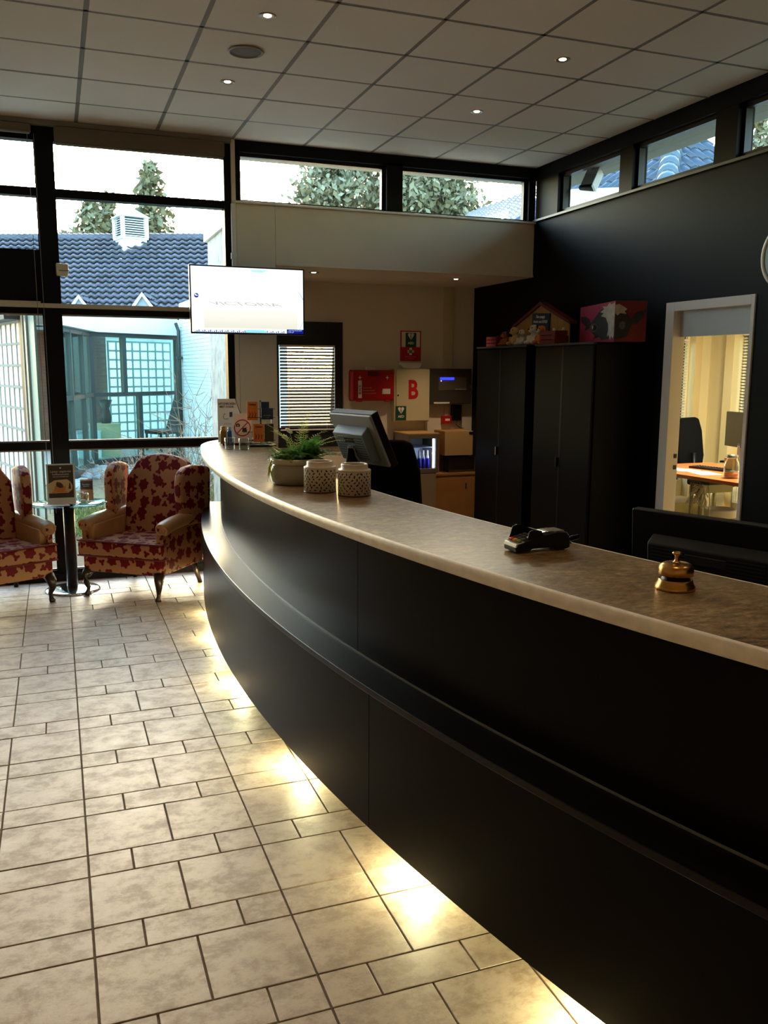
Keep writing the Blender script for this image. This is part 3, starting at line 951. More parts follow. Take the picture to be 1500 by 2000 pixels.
# broad small-leaved trailing plant to the left
for k in range(44):
    a = rnd.uniform(1.6, 4.9)
    b = B()
    frond(rnd, b, (-0.045 + rnd.uniform(-0.05, 0.04), rnd.uniform(-0.06, 0.06), 0.115), a, rnd.uniform(0.06, 0.14), rnd.uniform(0.3, 1.3), rnd.uniform(0.8, 2.2), 8, 0.024, 0.009)
    b.obj('leafy_stem', FERN2 if k % 2 else FERN, bw)
# tall feathery sprays
for a, L_, e in ((2.6, 0.30, 1.25), (2.2, 0.26, 1.1), (0.3, 0.34, 1.0), (-0.2, 0.30, 0.95), (1.2, 0.34, 1.2), (0.9, 0.38, 1.25), (-0.5, 0.32, 0.85), (2.9, 0.24, 0.9)):
    b = B()
    frond(rnd, b, (rnd.uniform(-0.04, 0.04), rnd.uniform(-0.03, 0.05), 0.115), a, L_, e, 1.1, 26, 0.030, 0.0016, 0.0009)
    b.obj('feathery_spray', FERN3, bw)
# tuft hanging over the rim at the left
b = B()
for k in range(14):
    a = R(200) + rnd.uniform(-0.3, 0.3)
    p = [(-0.11, -0.03, 0.116), (-0.135, -0.045, 0.128), (-0.146 + rnd.uniform(-0.012, 0.006), -0.06, 0.09), (-0.148 + rnd.uniform(-0.02, 0.016), -0.065 + rnd.uniform(-0.02, 0.02), rnd.uniform(0.015, 0.05))]
    b.tube(p, [0.001, 0.0016, 0.0026, 0.0005], 4, cap=False)
b.obj('hanging_tuft', mat('tuft_lime', rgb(168, 186, 88), 0.5), bw)
for x, y, z, a in ((-0.05, 0.03, 0.225, 0.5), (-0.025, 0.05, 0.255, -0.4)):
    b = B().tube([(x+0.03, y, 0.11), (x+0.01, y, z-0.03), (x, y, z)], 0.0015, 5)
    b.obj('flower_stem', FERN2, bw)
    B().ball((0, 0, 0), 0.012, 8, 6, (1.8, 0.7, 0.8)).obj('white_flower', mat('petal_white', rgb(238,236,228), 0.4), bw, smooth=True, loc=(x, y, z), rot=(0, R(35), a))

# drinking glasses
def tumbler(x, y, label):
    t = thing('tumbler', label, 'glass', (x, y, TOP), 0, 'tumblers on the counter')
    B().lathe([(0, 0), (0.03, 0), (0.0325, 0.003), (0.0375, 0.078), (0.0365, 0.079), (0.0355, 0.078), (0.031, 0.012), (0, 0.01)], 28, cap=False).obj('glass_wall', CLEAR, t, smooth=True)
    B().lathe([(0, 0.001), (0.03, 0.001), (0.031, 0.008), (0, 0.009)], 24, cap=False).obj('glass_base', CLEAR, t, smooth=True)
tumbler(1.118, 6.06, 'clear tumbler nearest the counter edge, left of its twin')
tumbler(1.203, 5.99, 'clear tumbler beside the card rack, right of its twin')
# black tray with sign, bottles, rack
tr = thing('black_tray', 'flat black tray under the sign and bottles at the counter end', 'tray', (1.30, 6.50, TOP), R(-8))
B().box(-0.16, 0.20, -0.16, 0.17, 0, 0.006).obj('tray_base', BLACK, tr, bevel=0.002)
b = B()
for a in ((-0.16, -0.15, -0.16, 0.17), (0.19, 0.20, -0.16, 0.17), (-0.15, 0.19, 0.16, 0.17), (-0.15, 0.19, -0.16, -0.15)): b.box(*a, 0.006, 0.016)
b.obj('tray_edge', BLACK, tr)
TT = TOP + 0.0065
sg = thing('checkout_sign', 'tall white paper sign in a clear holder with slanted black edge at the counter end', 'sign', (1.20, 6.56, TT), R(-6))
B().prism([(-0.075, 0.0), (0.10, 0.0), (0.10, 0.19), (0.055, 0.325), (-0.075, 0.325)], 0, 0.004, 'y').obj('sheet', PAPER, sg)
B().prism([(0.055, 0.325), (0.058, 0.327), (0.104, 0.19), (0.10, 0.188)], -0.001, 0.005, 'y').obj('black_edge', BLACK, sg)
INK = mat('ink_dark', rgb(52, 50, 52), 0.7)
text('UITCHECKEN', 0.021, INK, sg, (-0.005, -0.001, 0.288), bold=0.0006)
text('MET CODE', 0.021, INK, sg, (-0.008, -0.001, 0.265), bold=0.0006)
text('____', 0.016, INK, sg, (-0.01, -0.001, 0.155))
text('uitchecken balie', 0.009, INK, sg, (-0.005, -0.001, 0.138))
B().prism([(0.012, 0.188), (0.034, 0.192), (0.034, 0.228), (0.012, 0.226)], -0.0012, 0, 'y').obj('printed_phone', mat('ink_blue', rgb(66,72,104), 0.7), sg)
B().tube([(-0.02 - 0.014*math.cos(t_), -0.001, 0.193 + 0.02*math.sin(t_)) for t_ in [PI*(-0.45 + 0.14*i) for i in range(8)]], 0.0018, 5).tube([(-0.02, -0.001, 0.173), (0.004, -0.001, 0.178)], 0.0018, 5).obj('printed_hand', INK, sg)
np_ = thing('no_photos_sign', 'white card with a red no-photography ring behind the tumblers', 'sign', (1.262, 6.36, TOP + 0.0165), R(-4))
B().box(-0.055, 0.075, 0, 0.003, 0, 0.215).obj('card', PAPER, np_)
PINKR = mat('ring_red', rgb(178, 44, 62), 0.6)
rp = [(-0.012 + 0.058*math.cos(2*PI*k/40) + 0.018, -0.001, 0.11 + 0.058*math.sin(2*PI*k/40)) for k in range(41)]
B().tube(rp, 0.0042, 5, cap=False).tube([(-0.034, -0.001, 0.07), (0.046, -0.001, 0.15)], 0.0036, 5).obj('prohibition_ring', PINKR, np_)
B().box(-0.040, -0.012, -0.0008, 0, 0.118, 0.138).box(-0.032, -0.020, -0.0008, 0, 0.138, 0.143).obj('camera_symbol', INK, np_)
B().lathe([(0.006, 0), (0.006, 0.0006), (0.0035, 0.0006), (0.0035, 0)], 14, (0, 0, 0), Matrix.Translation((-0.026, -0.001, 0.128)) @ Matrix.Rotation(PI/2, 4, 'X'), cap=False).obj('lens_symbol', PAPER, np_)
B().box(0.004, 0.038, -0.0008, 0, 0.078, 0.1).prism([(0.008, 0.1), (0.03, 0.1), (0.042, 0.112), (0.0, 0.107)], -0.0008, 0, 'y').obj('video_camera_symbol', INK, np_)
def bottle(nm, x, y, label, liquid, capm, r, h, clear):
    t = thing(nm, label, 'bottle', (x, y, TOP + 0.0165 if nm != 'x' else TOP))
    B().lathe([(0, 0), (r, 0), (r, h*0.72), (r*0.7, h*0.8), (0, h*0.8)], 18, cap=False).obj('bottle_body', liquid, t, smooth=True)
    B().lathe([(r*0.72, h*0.8), (r*0.75, h), (0, h)], 16, cap=False).obj('cap', capm, t, smooth=True)
bottle('glass_jar', 1.122, 6.33, 'small clear jar of amber sweets left of the blue bottle', mat('amber', rgb(138, 104, 30), 0.25), mat('amber_light', rgb(176,140,60), 0.3), 0.024, 0.125, True)
bottle('spray_bottle', 1.165, 6.32, 'slim blue spray bottle beside the amber jar', mat('blue_bottle', rgb(24, 104, 178), 0.25), mat('pale_blue_cap', rgb(120,170,206), 0.3), 0.016, 0.12, True)

rk = thing('card_rack', 'black wire rack of orange and blue cards on the counter', 'rack', (1.375, 6.21, TOP), R(-6))
B().box(-0.09, 0.10, -0.05, 0.06, 0, 0.014).obj('base', BLACK, rk, bevel=0.002)
B().tube([(0.0, 0.03, 0.01), (0.0, 0.03, 0.33)], 0.006, 8).obj('post', BLACK, rk)
b = B()
for z in (0.045, 0.21):
    b.tube([(-0.1, -0.02, z), (0.1, -0.02, z)], 0.002, 4).tube([(-0.1, 0.0, z+0.06), (0.1, 0.0, z+0.06)], 0.002, 4).tube([(0, 0.03, z), (0, -0.02, z)], 0.002, 4)
b.obj('wire_pocket', BLACK, rk)
def card(nm, label, x0, x1, z0, z1, y, m, marks, grp=None):
    t = thing(nm, label, 'card', (rk.location.x, rk.location.y, TOP), R(-6), grp)
    B().box(x0, x1, y, y + 0.012, z0, z1).obj('card_stack', m, t)
    xm = (x0 + x1)/2
    if marks:
        text('Cadeau', 0.017, INK, t, (xm, y - 0.001, z1 - 0.02), bold=0.0008)
        rnd2 = random.Random(int(z0*1000))
        b = B()
        for k in range(3):
            u = xm - 0.022 + 0.02*k
            b.tube([(u, y-0.001, z0+0.022), (u+0.004, y-0.001, z0+0.045), (u-0.003, y-0.001, z0+0.06)], [0.004, 0.003, 0.0015], 5)
            b.tube([(u+0.003, y-0.001, z0+0.04), (u+0.012, y-0.001, z0+0.05)], 0.0015, 4)
        b.obj('printed_figure', mat('print_brown', rgb(120,60,40), 0.7), t)
    return t
card('gift_card', 'upper orange gift card stack in the counter rack', -0.10, -0.025, 0.19, 0.322, -0.018, ORANGE, True, 'cards in the counter rack')
card('gift_card', 'lower orange gift card stack in the counter rack', -0.062, 0.015, 0.035, 0.165, -0.045, ORANGE, True, 'cards in the counter rack')
t = card('leaflet', 'dark blue leaflet stack in the upper right of the counter rack', 0.0, 0.085, 0.195, 0.275, -0.02, NAVY, False, 'cards in the counter rack')
text('de winter', 0.014, mat('gold_ink', rgb(188,160,110), 0.6), t, (0.042, -0.021, 0.225)); text('in stijl', 0.011, mat('gold_ink', (0,0,0,1)), t, (0.042, -0.021, 0.21))
card('leaflet', 'small navy leaflet behind the orange card at the rack top', 0.0, 0.06, 0.27, 0.32, 0.005, NAVY, False, 'cards in the counter rack')
card('leaflet', 'olive brown leaflet stack at the lower right of the rack', 0.02, 0.085, 0.035, 0.165, -0.035, mat('olive_card', rgb(70,66,44), 0.6), False, 'cards in the counter rack')
card('leaflet', 'white leaflet at the right end behind the card rack', 0.075, 0.125, 0.02, 0.215, 0.02, PAPER, False, 'cards in the counter rack')

# ================================================================== BEHIND THE COUNTER
# tilted grey monitor
mo = thing('tilted_monitor', 'grey monitor tilted back on a stand behind the counter, seen from the rear', 'monitor', (1.615, 4.72, 0.735), R(-74))
# local: back of the monitor faces -y, top leans to -y
Mt = Matrix.Translation((0, 0.02, 0.60)) @ Matrix.Rotation(R(26), 4, 'X')
B().box(-0.205, 0.205, -0.03, -0.012, -0.155, 0.165, Mt).obj('shell', mat('monitor_grey', rgb(146,148,150), 0.4), mo, bevel=0.006)
B().box(-0.207, 0.207, -0.012, 0.034, -0.17, 0.168, Mt).obj('bezel', BLACK, mo, bevel=0.004)
B().prism([(-0.028, 0.10), (-0.085, 0.075), (-0.085, -0.10), (-0.028, -0.12)], -0.15, 0.15, 'x', Mt).obj('rear_housing', mat('monitor_blue_grey', rgb(112,122,130), 0.4), mo, bevel=0.006)
b = B()
for i in range(9):
    for s in (-1, 1):
        B().box(s*0.085-0.045, s*0.085+0.045, -0.087, -0.084, -0.08+0.016*i, -0.075+0.016*i, Mt).obj('vent', DGREY, mo)
B().box(-0.045, 0.045, -0.088, -0.08, 0.02, 0.05, Mt).obj('cable_recess', BLACK, mo)
B().tube([Mt @ Vector((0.0, -0.085, -0.02)), (0, -0.06, 0.42), (0, -0.02, 0.18), (0, 0.0, 0.02)], [0.03, 0.035, 0.035, 0.04], 10).obj('stand', BLACKFAB, mo)
B().box(-0.13, 0.13, -0.1, 0.12, 0, 0.018).obj('foot', BLACK, mo, bevel=0.005)
b = B()
for i, x in enumerate((-0.02, 0.0, 0.02)):
    b.tube([Mt @ Vector((x, -0.09, 0.0)), Mt @ Vector((x*1.4, -0.10, -0.06)), Mt @ Vector((x*1.2 + 0.01, -0.085, -0.13))], 0.008, 6)
b.obj('cable_plug', GREY, mo, smooth=True)
B().tube([Mt @ Vector((-0.2, 0.0, -0.16)), (-0.24, -0.03, 0.36), (-0.22, -0.05, 0.22), (-0.1, -0.02, 0.1), (-0.06, 0.0, 0.02)], 0.003, 6).obj('cable', GREY, mo, smooth=True)
B().box(-0.19, 0.19, 0.0335, 0.035, -0.15, 0.15, Mt).obj('screen', mat('screen_off', rgb(12,12,14), 0.15), mo)

# big black monitor back near the right edge
m2 = thing('black_monitor', 'wide black monitor seen from behind at the right, above the bell', 'monitor', (2.225, 2.50, 0.735), R(-69))
Mt = Matrix.Translation((0, 0, 0.26)) @ Matrix.Rotation(R(4), 4, 'X')
B().box(-0.335, 0.335, -0.012, 0.03, -0.2, 0.205, Mt).obj('shell', BLACK, m2, bevel=0.008)
B().prism([(-0.01, 0.12), (-0.055, 0.09), (-0.055, -0.15), (-0.01, -0.18)], -0.24, 0.24, 'x', Mt).obj('rear_housing', mat('black_plastic_matt', rgb(17,17,18), 0.6), m2, bevel=0.008)
b = B()
for i in range(11):
    z = -0.06 + 0.013*i
    for x in (-0.22, 0.08): B().box(x, x+0.14, -0.0575, -0.054, z, z+0.005, Mt).obj('vent', mat('vent_grey', rgb(34,35,37), 0.5), m2)
B().box(-0.08, 0.08, -0.06, -0.054, 0.035, 0.07, Mt).obj('carry_handle', mat('vent_grey', (0,0,0,1)), m2, bevel=0.003)
B().box(-0.05, 0.05, -0.05, 0.0, -0.25, 0.0).obj('stand', BLACK, m2, loc=(0, 0, 0.255), bevel=0.004)
B().box(-0.15, 0.15, -0.12, 0.12, 0, 0.015).obj('foot', BLACK, m2, bevel=0.004)
B().box(-0.315, 0.315, 0.03, 0.032, -0.185, 0.19, Mt).obj('screen', mat('screen_off', (0,0,0,1)), m2)

# office chairs (front = -y locally)
def office_chair(name, label, loc, rz, back_h, back_w, tag_label):
    t = thing(name, label, 'chair', loc, rz)
    b = B()
    w = back_w/2
    zb = 0.60
    pts = [(-w*0.85, zb), (w*0.85, zb), (w, zb+0.12), (w*0.92, zb+back_h*0.72), (w*0.7, zb+back_h*0.97), (w*0.45, zb+back_h), (-w*0.45, zb+back_h), (-w*0.7, zb+back_h*0.97), (-w*0.92, zb+back_h*0.72), (-w, zb+0.12)]
    Mb = Matrix.Translation((0, 0.2, 0)) @ Matrix.Rotation(R(-6), 4, 'X') @ Matrix.Translation((0, 0.06, 0.02))
    b.prism(pts, -0.03, 0.035, 'y', Mb).obj('backrest', BLACKFAB, t, bevel=0.022, seg=3)
    B().box(-0.245, 0.245, -0.25, 0.22, 0.43, 0.51).obj('seat', BLACKFAB, t, bevel=0.03, seg=3)
    B().tube([(0, 0.05, 0.43), (0, 0.2, 0.42), (0, 0.275, 0.52), (0, 0.285, 0.78)], 0.025, 8).obj('back_support', BLACK, t, smooth=True)
    B().tube([(0, 0, 0.10), (0, 0, 0.43)], 0.028, 12).obj('gas_column', STEEL, t, smooth=True)
    for s in (-1, 1):
        a = B().box(s*0.29-0.04, s*0.29+0.04, -0.16, 0.1, 0.665, 0.69).obj('armrest', BLACK, t, bevel=0.012, seg=3)
        B().tube([(s*0.22, -0.02, 0.44), (s*0.29, -0.02, 0.46), (s*0.295, -0.02, 0.665)], 0.017, 8).obj('armrest_post', BLACK, a, smooth=True)
    for k in range(5):
        an = 2*PI*k/5 + 0.3
        g = B().tube([(0, 0, 0.11), (0.29*math.cos(an), 0.29*math.sin(an), 0.075)], [0.03, 0.016], 6).obj('leg', BLACK, t)
        B().lathe([(0, -0.012), (0.028, -0.012), (0.03, 0), (0.028, 0.012), (0, 0.012)], 12, (0,0,0), Matrix.Translation((0.29*math.cos(an), 0.29*math.sin(an), 0.03)) @ Matrix.Rotation(an, 4, 'Z') @ Matrix.Rotation(PI/2, 4, 'X'), cap=False).obj('castor', BLACK, g, smooth=True)
    if tag_label:
        B().box(-0.05, 0.04, 0.0, 0.002, 0, 0.05).obj('white_tag', PAPER, t, loc=(0.02, 0.318, 0.98), rot=(R(-6), R(6), 0))
    return t
office_chair('office_chair', 'black office chair standing behind the tilted monitor at the counter', (2.12, 5.36, 0), R(147), 0.69, 0.44, True)

# black two-door steel cabinets along the black wall
def cabinet(label, y0, y1, lock):
    t = thing('steel_cabinet', label, 'cabinet', (3.83, (y0+y1)/2, 0), 0, 'tall black cabinets along the black wall')
    h = (y1 - y0)/2
    B().box(0.025, 0.44, -h, h, 0, 1.94).obj('body', CABINET, t, bevel=0.003)
    for s in (0, 1):
        d = B().box(0.004, 0.024, (-h+0.012 if s == 0 else 0.012), (-0.012 if s == 0 else h-0.012), 0.06, 1.915).obj('door', CABINET, t, bevel=0.004)
        B().box(0.003, 0.012, (-0.0115 if s == 0 else 0.002), (-0.002 if s == 0 else 0.0115), 0.06, 1.915).obj('edge_groove', BLACK, d)
    hd = B().box(-0.014, 0.004, 0.016, 0.034, 0.94, 1.02).obj('lock_handle', CHROME if lock else BLACK, t, bevel=0.003)
    B().box(0.0, 0.44, -h, h, 1.925, 1.94).obj('top_board', mat('cabinet_top', rgb(40,40,42), 0.5), t)
    return t
cabinet('tall black two-door cabinet at the alcove end, under the toy doghouse', 6.735, 7.70, True)
cabinet('tall black two-door cabinet nearest the office doorway, under the cow painting', 5.72, 6.60, False)

# toy doghouse display with sign on the cabinets
CT = 1.9403
dh = thing('toy_doghouse', 'wooden toy doghouse front with gable and blue sign on top of the cabinets', 'doghouse', (4.10, 6.97, CT), R(-90))
PLANK = mat('doghouse_plank', rgb(176, 132, 70), 0.6, noise=0.15, nscale=9)
def roofz(u): return 0.355 - abs(u)*0.36
for i in range(10):
    u0 = -0.47 + 0.094*i; u1 = u0 + 0.091
    pts = [(u0, 0), (u1, 0), (u1, roofz(u1)), (u0, roofz(u0))]
    if u0 < 0 < u1: pts = [(u0, 0), (u1, 0), (u1, roofz(u1)), (0, roofz(0)), (u0, roofz(u0))]
    B().prism(pts, 0, 0.012, 'y').obj('plank', PLANK, dh)
B().prism([(-0.50, roofz(-0.5)-0.005), (0, roofz(0)), (0.50, roofz(0.5)-0.005), (0.50, roofz(0.5)+0.02), (0, roofz(0)+0.03), (-0.50, roofz(-0.5)+0.02)], -0.02, 0.05, 'y').obj('roof', mat('roof_red', rgb(96,30,26), 0.6), dh)
sgn = B().box(-0.15, 0.15, -0.012, -0.001, 0.135, 0.285).obj('sign_board', NAVY, dh, rot=(0, R(3), 0))
text('Een puppy', 0.036, SIGNWHITE, sgn, (0, -0.014, 0.255), bold=0.0006); text('steunt ons KNGF', 0.034, SIGNWHITE, sgn, (0, -0.014, 0.212), bold=0.0006); text('www.kngf.nl', 0.026, SIGNWHITE, sgn, (0, -0.014, 0.17))
bo = B()
bo.box(0.24, 0.38, -0.012, -0.002, 0.105, 0.128)
for x in (0.235, 0.385):
    for z in (0.102, 0.131):
        bo.lathe([(0.017, 0), (0.017, 0.01), (0, 0.01)], 12, (0,0,0), Matrix.Translation((x, -0.001, z)) @ Matrix.Rotation(PI/2, 4, 'X'), cap=False)
bo.obj('bone_plaque', mat('bone_cream', rgb(214,206,176), 0.6), dh)
B().prism([(0.30, 0.0), (0.46, 0.0), (0.46, 0.07), (0.38, 0.1), (0.30, 0.07)], -0.003, 0, 'y').obj('doorway_print', mat('dark_brown', rgb(44,22,18), 0.8), dh)
def crate(label, y, w, h):
    t = thing('red_crate', label, 'crate', (3.93, y, CT), R(-90), 'dark red crates on the cabinets')
    n = 3
    for i in range(n):
        z0 = i*h/n
        B().box(-w/2, w/2, -0.06, -0.05, z0+0.003, z0+h/n-0.003).obj('board', mat('crate_red', rgb(104,28,26), 0.6), t)
        B().box(-w/2, w/2, 0.05, 0.06, z0+0.003, z0+h/n-0.003).obj('board', mat('crate_red', (0,0,0,1)), t)
    for s in (-1, 1): B().box(s*w/2-0.006, s*w/2+0.006, -0.05, 0.05, 0, h).obj('end_board', mat('crate_red', (0,0,0,1)), t)
    B().box(-w/2, w/2, -0.05, 0.05, 0, 0.008).obj('crate_bottom', mat('crate_red', (0,0,0,1)), t)
crate('small dark red crate at the left end of the cabinet top', 7.48, 0.2, 0.095)
crate('dark red crate on the cabinet top at the right foot of the doghouse', 6.47, 0.24, 0.11)

def plush(name, label, loc, rz, fur, sc, pose, earm, snout):
    """one continuous body from merged balls, then nose, eyes and ears"""
    t = thing(name, label, 'soft toy', loc, rz, 'soft toys on the cabinets')
    b = B()
    hz = 0.115
    hx, hy = pose
    for c, r_, s in (((0,0.01,0.055), 0.055, (1,0.95,1)), ((0,0.015,0.085), 0.04, (1,1,1)), ((hx,hy,hz+0.02), 0.042, (1.05,1,0.95)), ((hx,hy-0.038,hz+0.01), 0.023, (1,1.1,0.85)),
                     ((-0.04,-0.045,0.022), 0.021, (0.9,1.8,1)), ((0.04,-0.045,0.022), 0.021, (0.9,1.8,1)), ((-0.05,-0.025,0.06), 0.017, (0.9,1,1.7)), ((0.05,-0.025,0.06), 0.017, (0.9,1,1.7)), ((0,0.06,0.03), 0.016, (1,1,1))):
        b.ball(c, r_, 14, 10, s)
    o = b.obj('body', fur, t, smooth=True)
    md = o.modifiers.new('remesh', 'REMESH'); md.mode = 'VOXEL'; md.voxel_size = 0.007; md.use_smooth_shade = True
    ms = o.modifiers.new('smooth', 'SMOOTH'); ms.iterations = 4; ms.factor = 0.5
    for s in (-1, 1):
        B().ball((0,0,0), 0.018, 10, 8, (0.6, 0.5, 1.35)).obj('ear', earm, t, smooth=True, loc=(hx+s*0.04, hy+0.0, hz+0.03), rot=(0, R(-18*s), 0))
        B().ball((hx+s*0.016, hy-0.039, hz+0.030), 0.005, 8, 6).obj('eye', BLACK, t, smooth=True)
    B().ball((hx, hy-0.063, hz+0.017), 0.008, 8, 6, (1.3,0.8,0.9)).obj('nose', BLACK, t, smooth=True)
    if snout: B().ball((hx, hy-0.042, hz+0.009), 0.0235, 12, 8, (1,1.05,0.8)).obj('muzzle', snout, t, smooth=True)
    t.scale = (sc, sc, sc)
    return t
F1 = mat('fur_brown', rgb(150,84,44), 0.95, bump=0.6, bscale=400); F2 = mat('fur_beige', rgb(206,170,112), 0.95, bump=0.6, bscale=400)
F3 = mat('fur_white', rgb(214,206,190), 0.95, bump=0.6, bscale=400); F4 = mat('fur_orange', rgb(198,112,44), 0.95, bump=0.6, bscale=400); F5 = mat('fur_dark', rgb(40,28,24), 0.95, bump=0.6, bscale=400)
fz = R(-78)
plush('plush_puppy', 'brown plush puppy with dark ears at the left of the toy row', (3.925, 7.30, CT), fz, F1, 0.78, (0.0, -0.01), F5, F4)
plush('plush_puppy', 'golden beige plush puppy leaning beside the brown puppy', (3.94, 7.13, CT), fz, F2, 0.98, (-0.01, -0.01), F2, None)
plush('plush_puppy', 'off-white fluffy plush puppy at the centre of the toy row', (3.905, 6.95, CT), fz, F3, 0.8, (0.015, -0.02), F2, F2)
plush('plush_puppy', 'white plush puppy with black eye patches under the blue sign', (3.95, 6.82, CT), fz, F3, 1.02, (0.0, -0.005), F5, None)
plush('plush_puppy', 'orange plush puppy lying at the right of the toy row', (3.935, 6.67, CT), fz, F4, 0.92, (0.02, -0.02), F4, F3)

# painting in two hinged canvases
pt = thing('cow_painting', 'magenta two-part canvas painting of a black bull face with white blaze on the cabinet', 'painting', (4.0, 5.62, CT))
MAG = mat('magenta_paint', rgb(150, 30, 66), 0.6, noise=0.12, nscale=12); MAG_SHADED = mat('magenta_paint_shaded', rgb(104, 16, 26), 0.6, noise=0.12, nscale=12)  # second tone is the right canvas, shade from the window side painted in
COWB = mat('cow_black', rgb(34,32,34), 0.6, noise=0.3, nscale=20); COWW = mat('cow_white', rgb(168,158,140), 0.6, noise=0.2, nscale=18); COWG = mat('cow_grey', rgb(78,74,76), 0.6)
p1, p2, p3 = Vector((0.15, 0.80)), Vector((-0.03, 0.05)), Vector((0.18, -0.05))
def canvas(a, c, m, nm):
    d = c - a
    o = B().box(0, d.length, 0, 0.02, 0, 0.302).obj(nm, m, pt, bevel=0.002)
    o.location = (a.x, a.y, 0); o.rotation_euler = (0, 0, math.atan2(d.y, d.x))
    return o, d.length
c1, w1 = canvas(p1, p2, MAG, 'left_canvas')
c2, w2 = canvas(p2, p3, MAG_SHADED, 'right_canvas')
def flat(parent, nm, pts, m, w, lay):
    B().prism([(x*w, z*0.302) for x, z in pts], -0.0006*lay, 0.0, 'y').obj(nm, m, parent)
flat(c1, 'head_shape', [(0.98,0.92),(0.72,0.9),(0.55,0.78),(0.42,0.62),(0.3,0.5),(0.42,0.44),(0.36,0.3),(0.46,0.2),(0.42,0.1),(0.6,0.16),(0.66,0.06),(0.98,0.1)], COWB, w1, 1)
flat(c1, 'ear_shape', [(0.02,0.74),(0.16,0.74),(0.3,0.64),(0.34,0.5),(0.3,0.4),(0.16,0.34),(0.2,0.46),(0.04,0.6)], COWB, w1, 1)
flat(c1, 'blaze', [(0.99,0.97),(0.9,0.92),(0.84,0.98),(0.78,0.9),(0.66,0.92),(0.7,0.84),(0.6,0.78),(0.7,0.74),(0.62,0.68),(0.76,0.62),(0.83,0.46),(0.84,0.3),(0.81,0.14),(0.86,0.18),(0.89,0.05),(0.93,0.15),(0.96,0.08),(0.99,0.14)], COWW, w1, 2)
flat(c1, 'eye_ring', [(0.42+0.12*math.cos(2*PI*k/14), 0.4+0.12*math.sin(2*PI*k/14)) for k in range(14)], COWG, w1, 2)
flat(c1, 'eye_shape', [(0.45+0.07*math.cos(2*PI*k/12), 0.4+0.07*math.sin(2*PI*k/12)) for k in range(12)], BLACK, w1, 3)
flat(c1, 'eye_glint', [(0.40+0.02*math.cos(2*PI*k/8), 0.42+0.05*math.sin(2*PI*k/8)) for k in range(8)], COWW, w1, 4)
flat(c2, 'head_shape', [(0.0,0.9),(0.3,0.82),(0.46,0.6),(0.6,0.5),(0.5,0.35),(0.4,0.12),(0.0,0.05)], COWB, w2, 1)
flat(c2, 'forelock', [(0.0,0.9),(0.12,0.92),(0.3,0.84),(0.38,0.8),(0.3,0.74),(0.36,0.68),(0.16,0.7),(0.08,0.64),(0.0,0.7)], COWW, w2, 2)
flat(c2, 'ear_shape', [(0.5,0.56),(0.66,0.72),(0.98,0.78),(0.9,0.6),(0.66,0.4)], COWB, w2, 1)
flat(c2, 'eye_ring', [(0.24+0.1*math.cos(2*PI*k/14), 0.4+0.1*math.sin(2*PI*k/14)) for k in range(14)], COWG, w2, 2)

# round disc at the right frame edge
ds = thing('round_wall_disc', 'round white-rimmed disc with blue-grey face on the black wall at the right edge', 'wall sign', (WX, 4.325, 2.437), R(-90))
Mx = Matrix.Rotation(PI/2, 4, 'X')
B().lathe([(0.196, 0.0), (0.21, 0.004), (0.21, 0.028), (0.196, 0.032), (0.188, 0.026), (0.188, 0.0)], 48, (0,0,0), Mx, cap=False).obj('rim', WHITEGLOSS, ds, smooth=True)
B().lathe([(0, 0.02), (0.19, 0.02), (0.19, 0.0), (0, 0.0)], 48, (0,0,0), Mx, cap=False).obj('face', mat('disc_blue_grey', rgb(92,128,144), 0.35), ds)

# ================================================================== ALCOVE WALL FITTINGS
# first aid case
fa = thing('first_aid_case', 'red plastic first aid case hanging on the alcove wall', 'first aid kit', (3.085, AY, 1.555))
B().box(-0.24, 0.24, -0.11, -0.004, -0.155, 0.16).obj('shell', RED, fa, bevel=0.025, seg=3)
B().box(-0.241, 0.241, -0.062, -0.058, -0.157, 0.162).obj('seam', mat('red_dark', rgb(96,10,12), 0.5), fa, bevel=0.02)
B().box(-0.225, -0.205, -0.118, -0.105, -0.14, 0.145).obj('hinge_rib', RED, fa, bevel=0.006)
B().box(-0.06, 0.06, -0.118, -0.10, 0.10, 0.15).obj('handle_recess', mat('red_dark', (0,0,0,1)), fa, bevel=0.005)
B().box(-0.05, 0.05, -0.04, -0.004, 0.155, 0.19).obj('wall_bracket', WHITEGLOSS, fa, bevel=0.004)
for x in (-0.155, 0.155): B().box(x-0.03, x+0.03, -0.116, -0.1, -0.165, -0.145).obj('latch', RED, fa, bevel=0.004)
b = B()
for x in (-0.145, 0.155):
    b.prism([(x-0.02, 0.085), (x-0.005, 0.09), (x, 0.108), (x+0.005, 0.09), (x+0.02, 0.085), (x+0.005, 0.08), (x, 0.062), (x-0.005, 0.08)], -0.1115, -0.11, 'y')
b.obj('star_mark', SIGNWHITE, fa)
B().box(-0.165, -0.125, -0.112, -0.11, -0.125, 0.055).obj('vertical_label', SIGNWHITE, fa)
text('B.H.V.', 0.04, mat('label_red', rgb(170,30,30), 0.6), fa, (-0.145, -0.1125, -0.035), rot=(PI/2, -PI/2, 0), bold=0.001)
for i, s in enumerate(('Eerste hulp', 'Bedrijfsverband', 'Verbandtrommel')):
    text(s, 0.02, mat('print_pink', rgb(214,150,140), 0.6), fa, (-0.11, -0.1115, -0.02 - 0.028*i), align='LEFT')
B().box(0.105, 0.19, -0.112, -0.11, -0.085, -0.03).box(0.11, 0.1, -0.112, -0.11, -0.085, -0.045).obj('sticker', SIGNWHITE, fa)

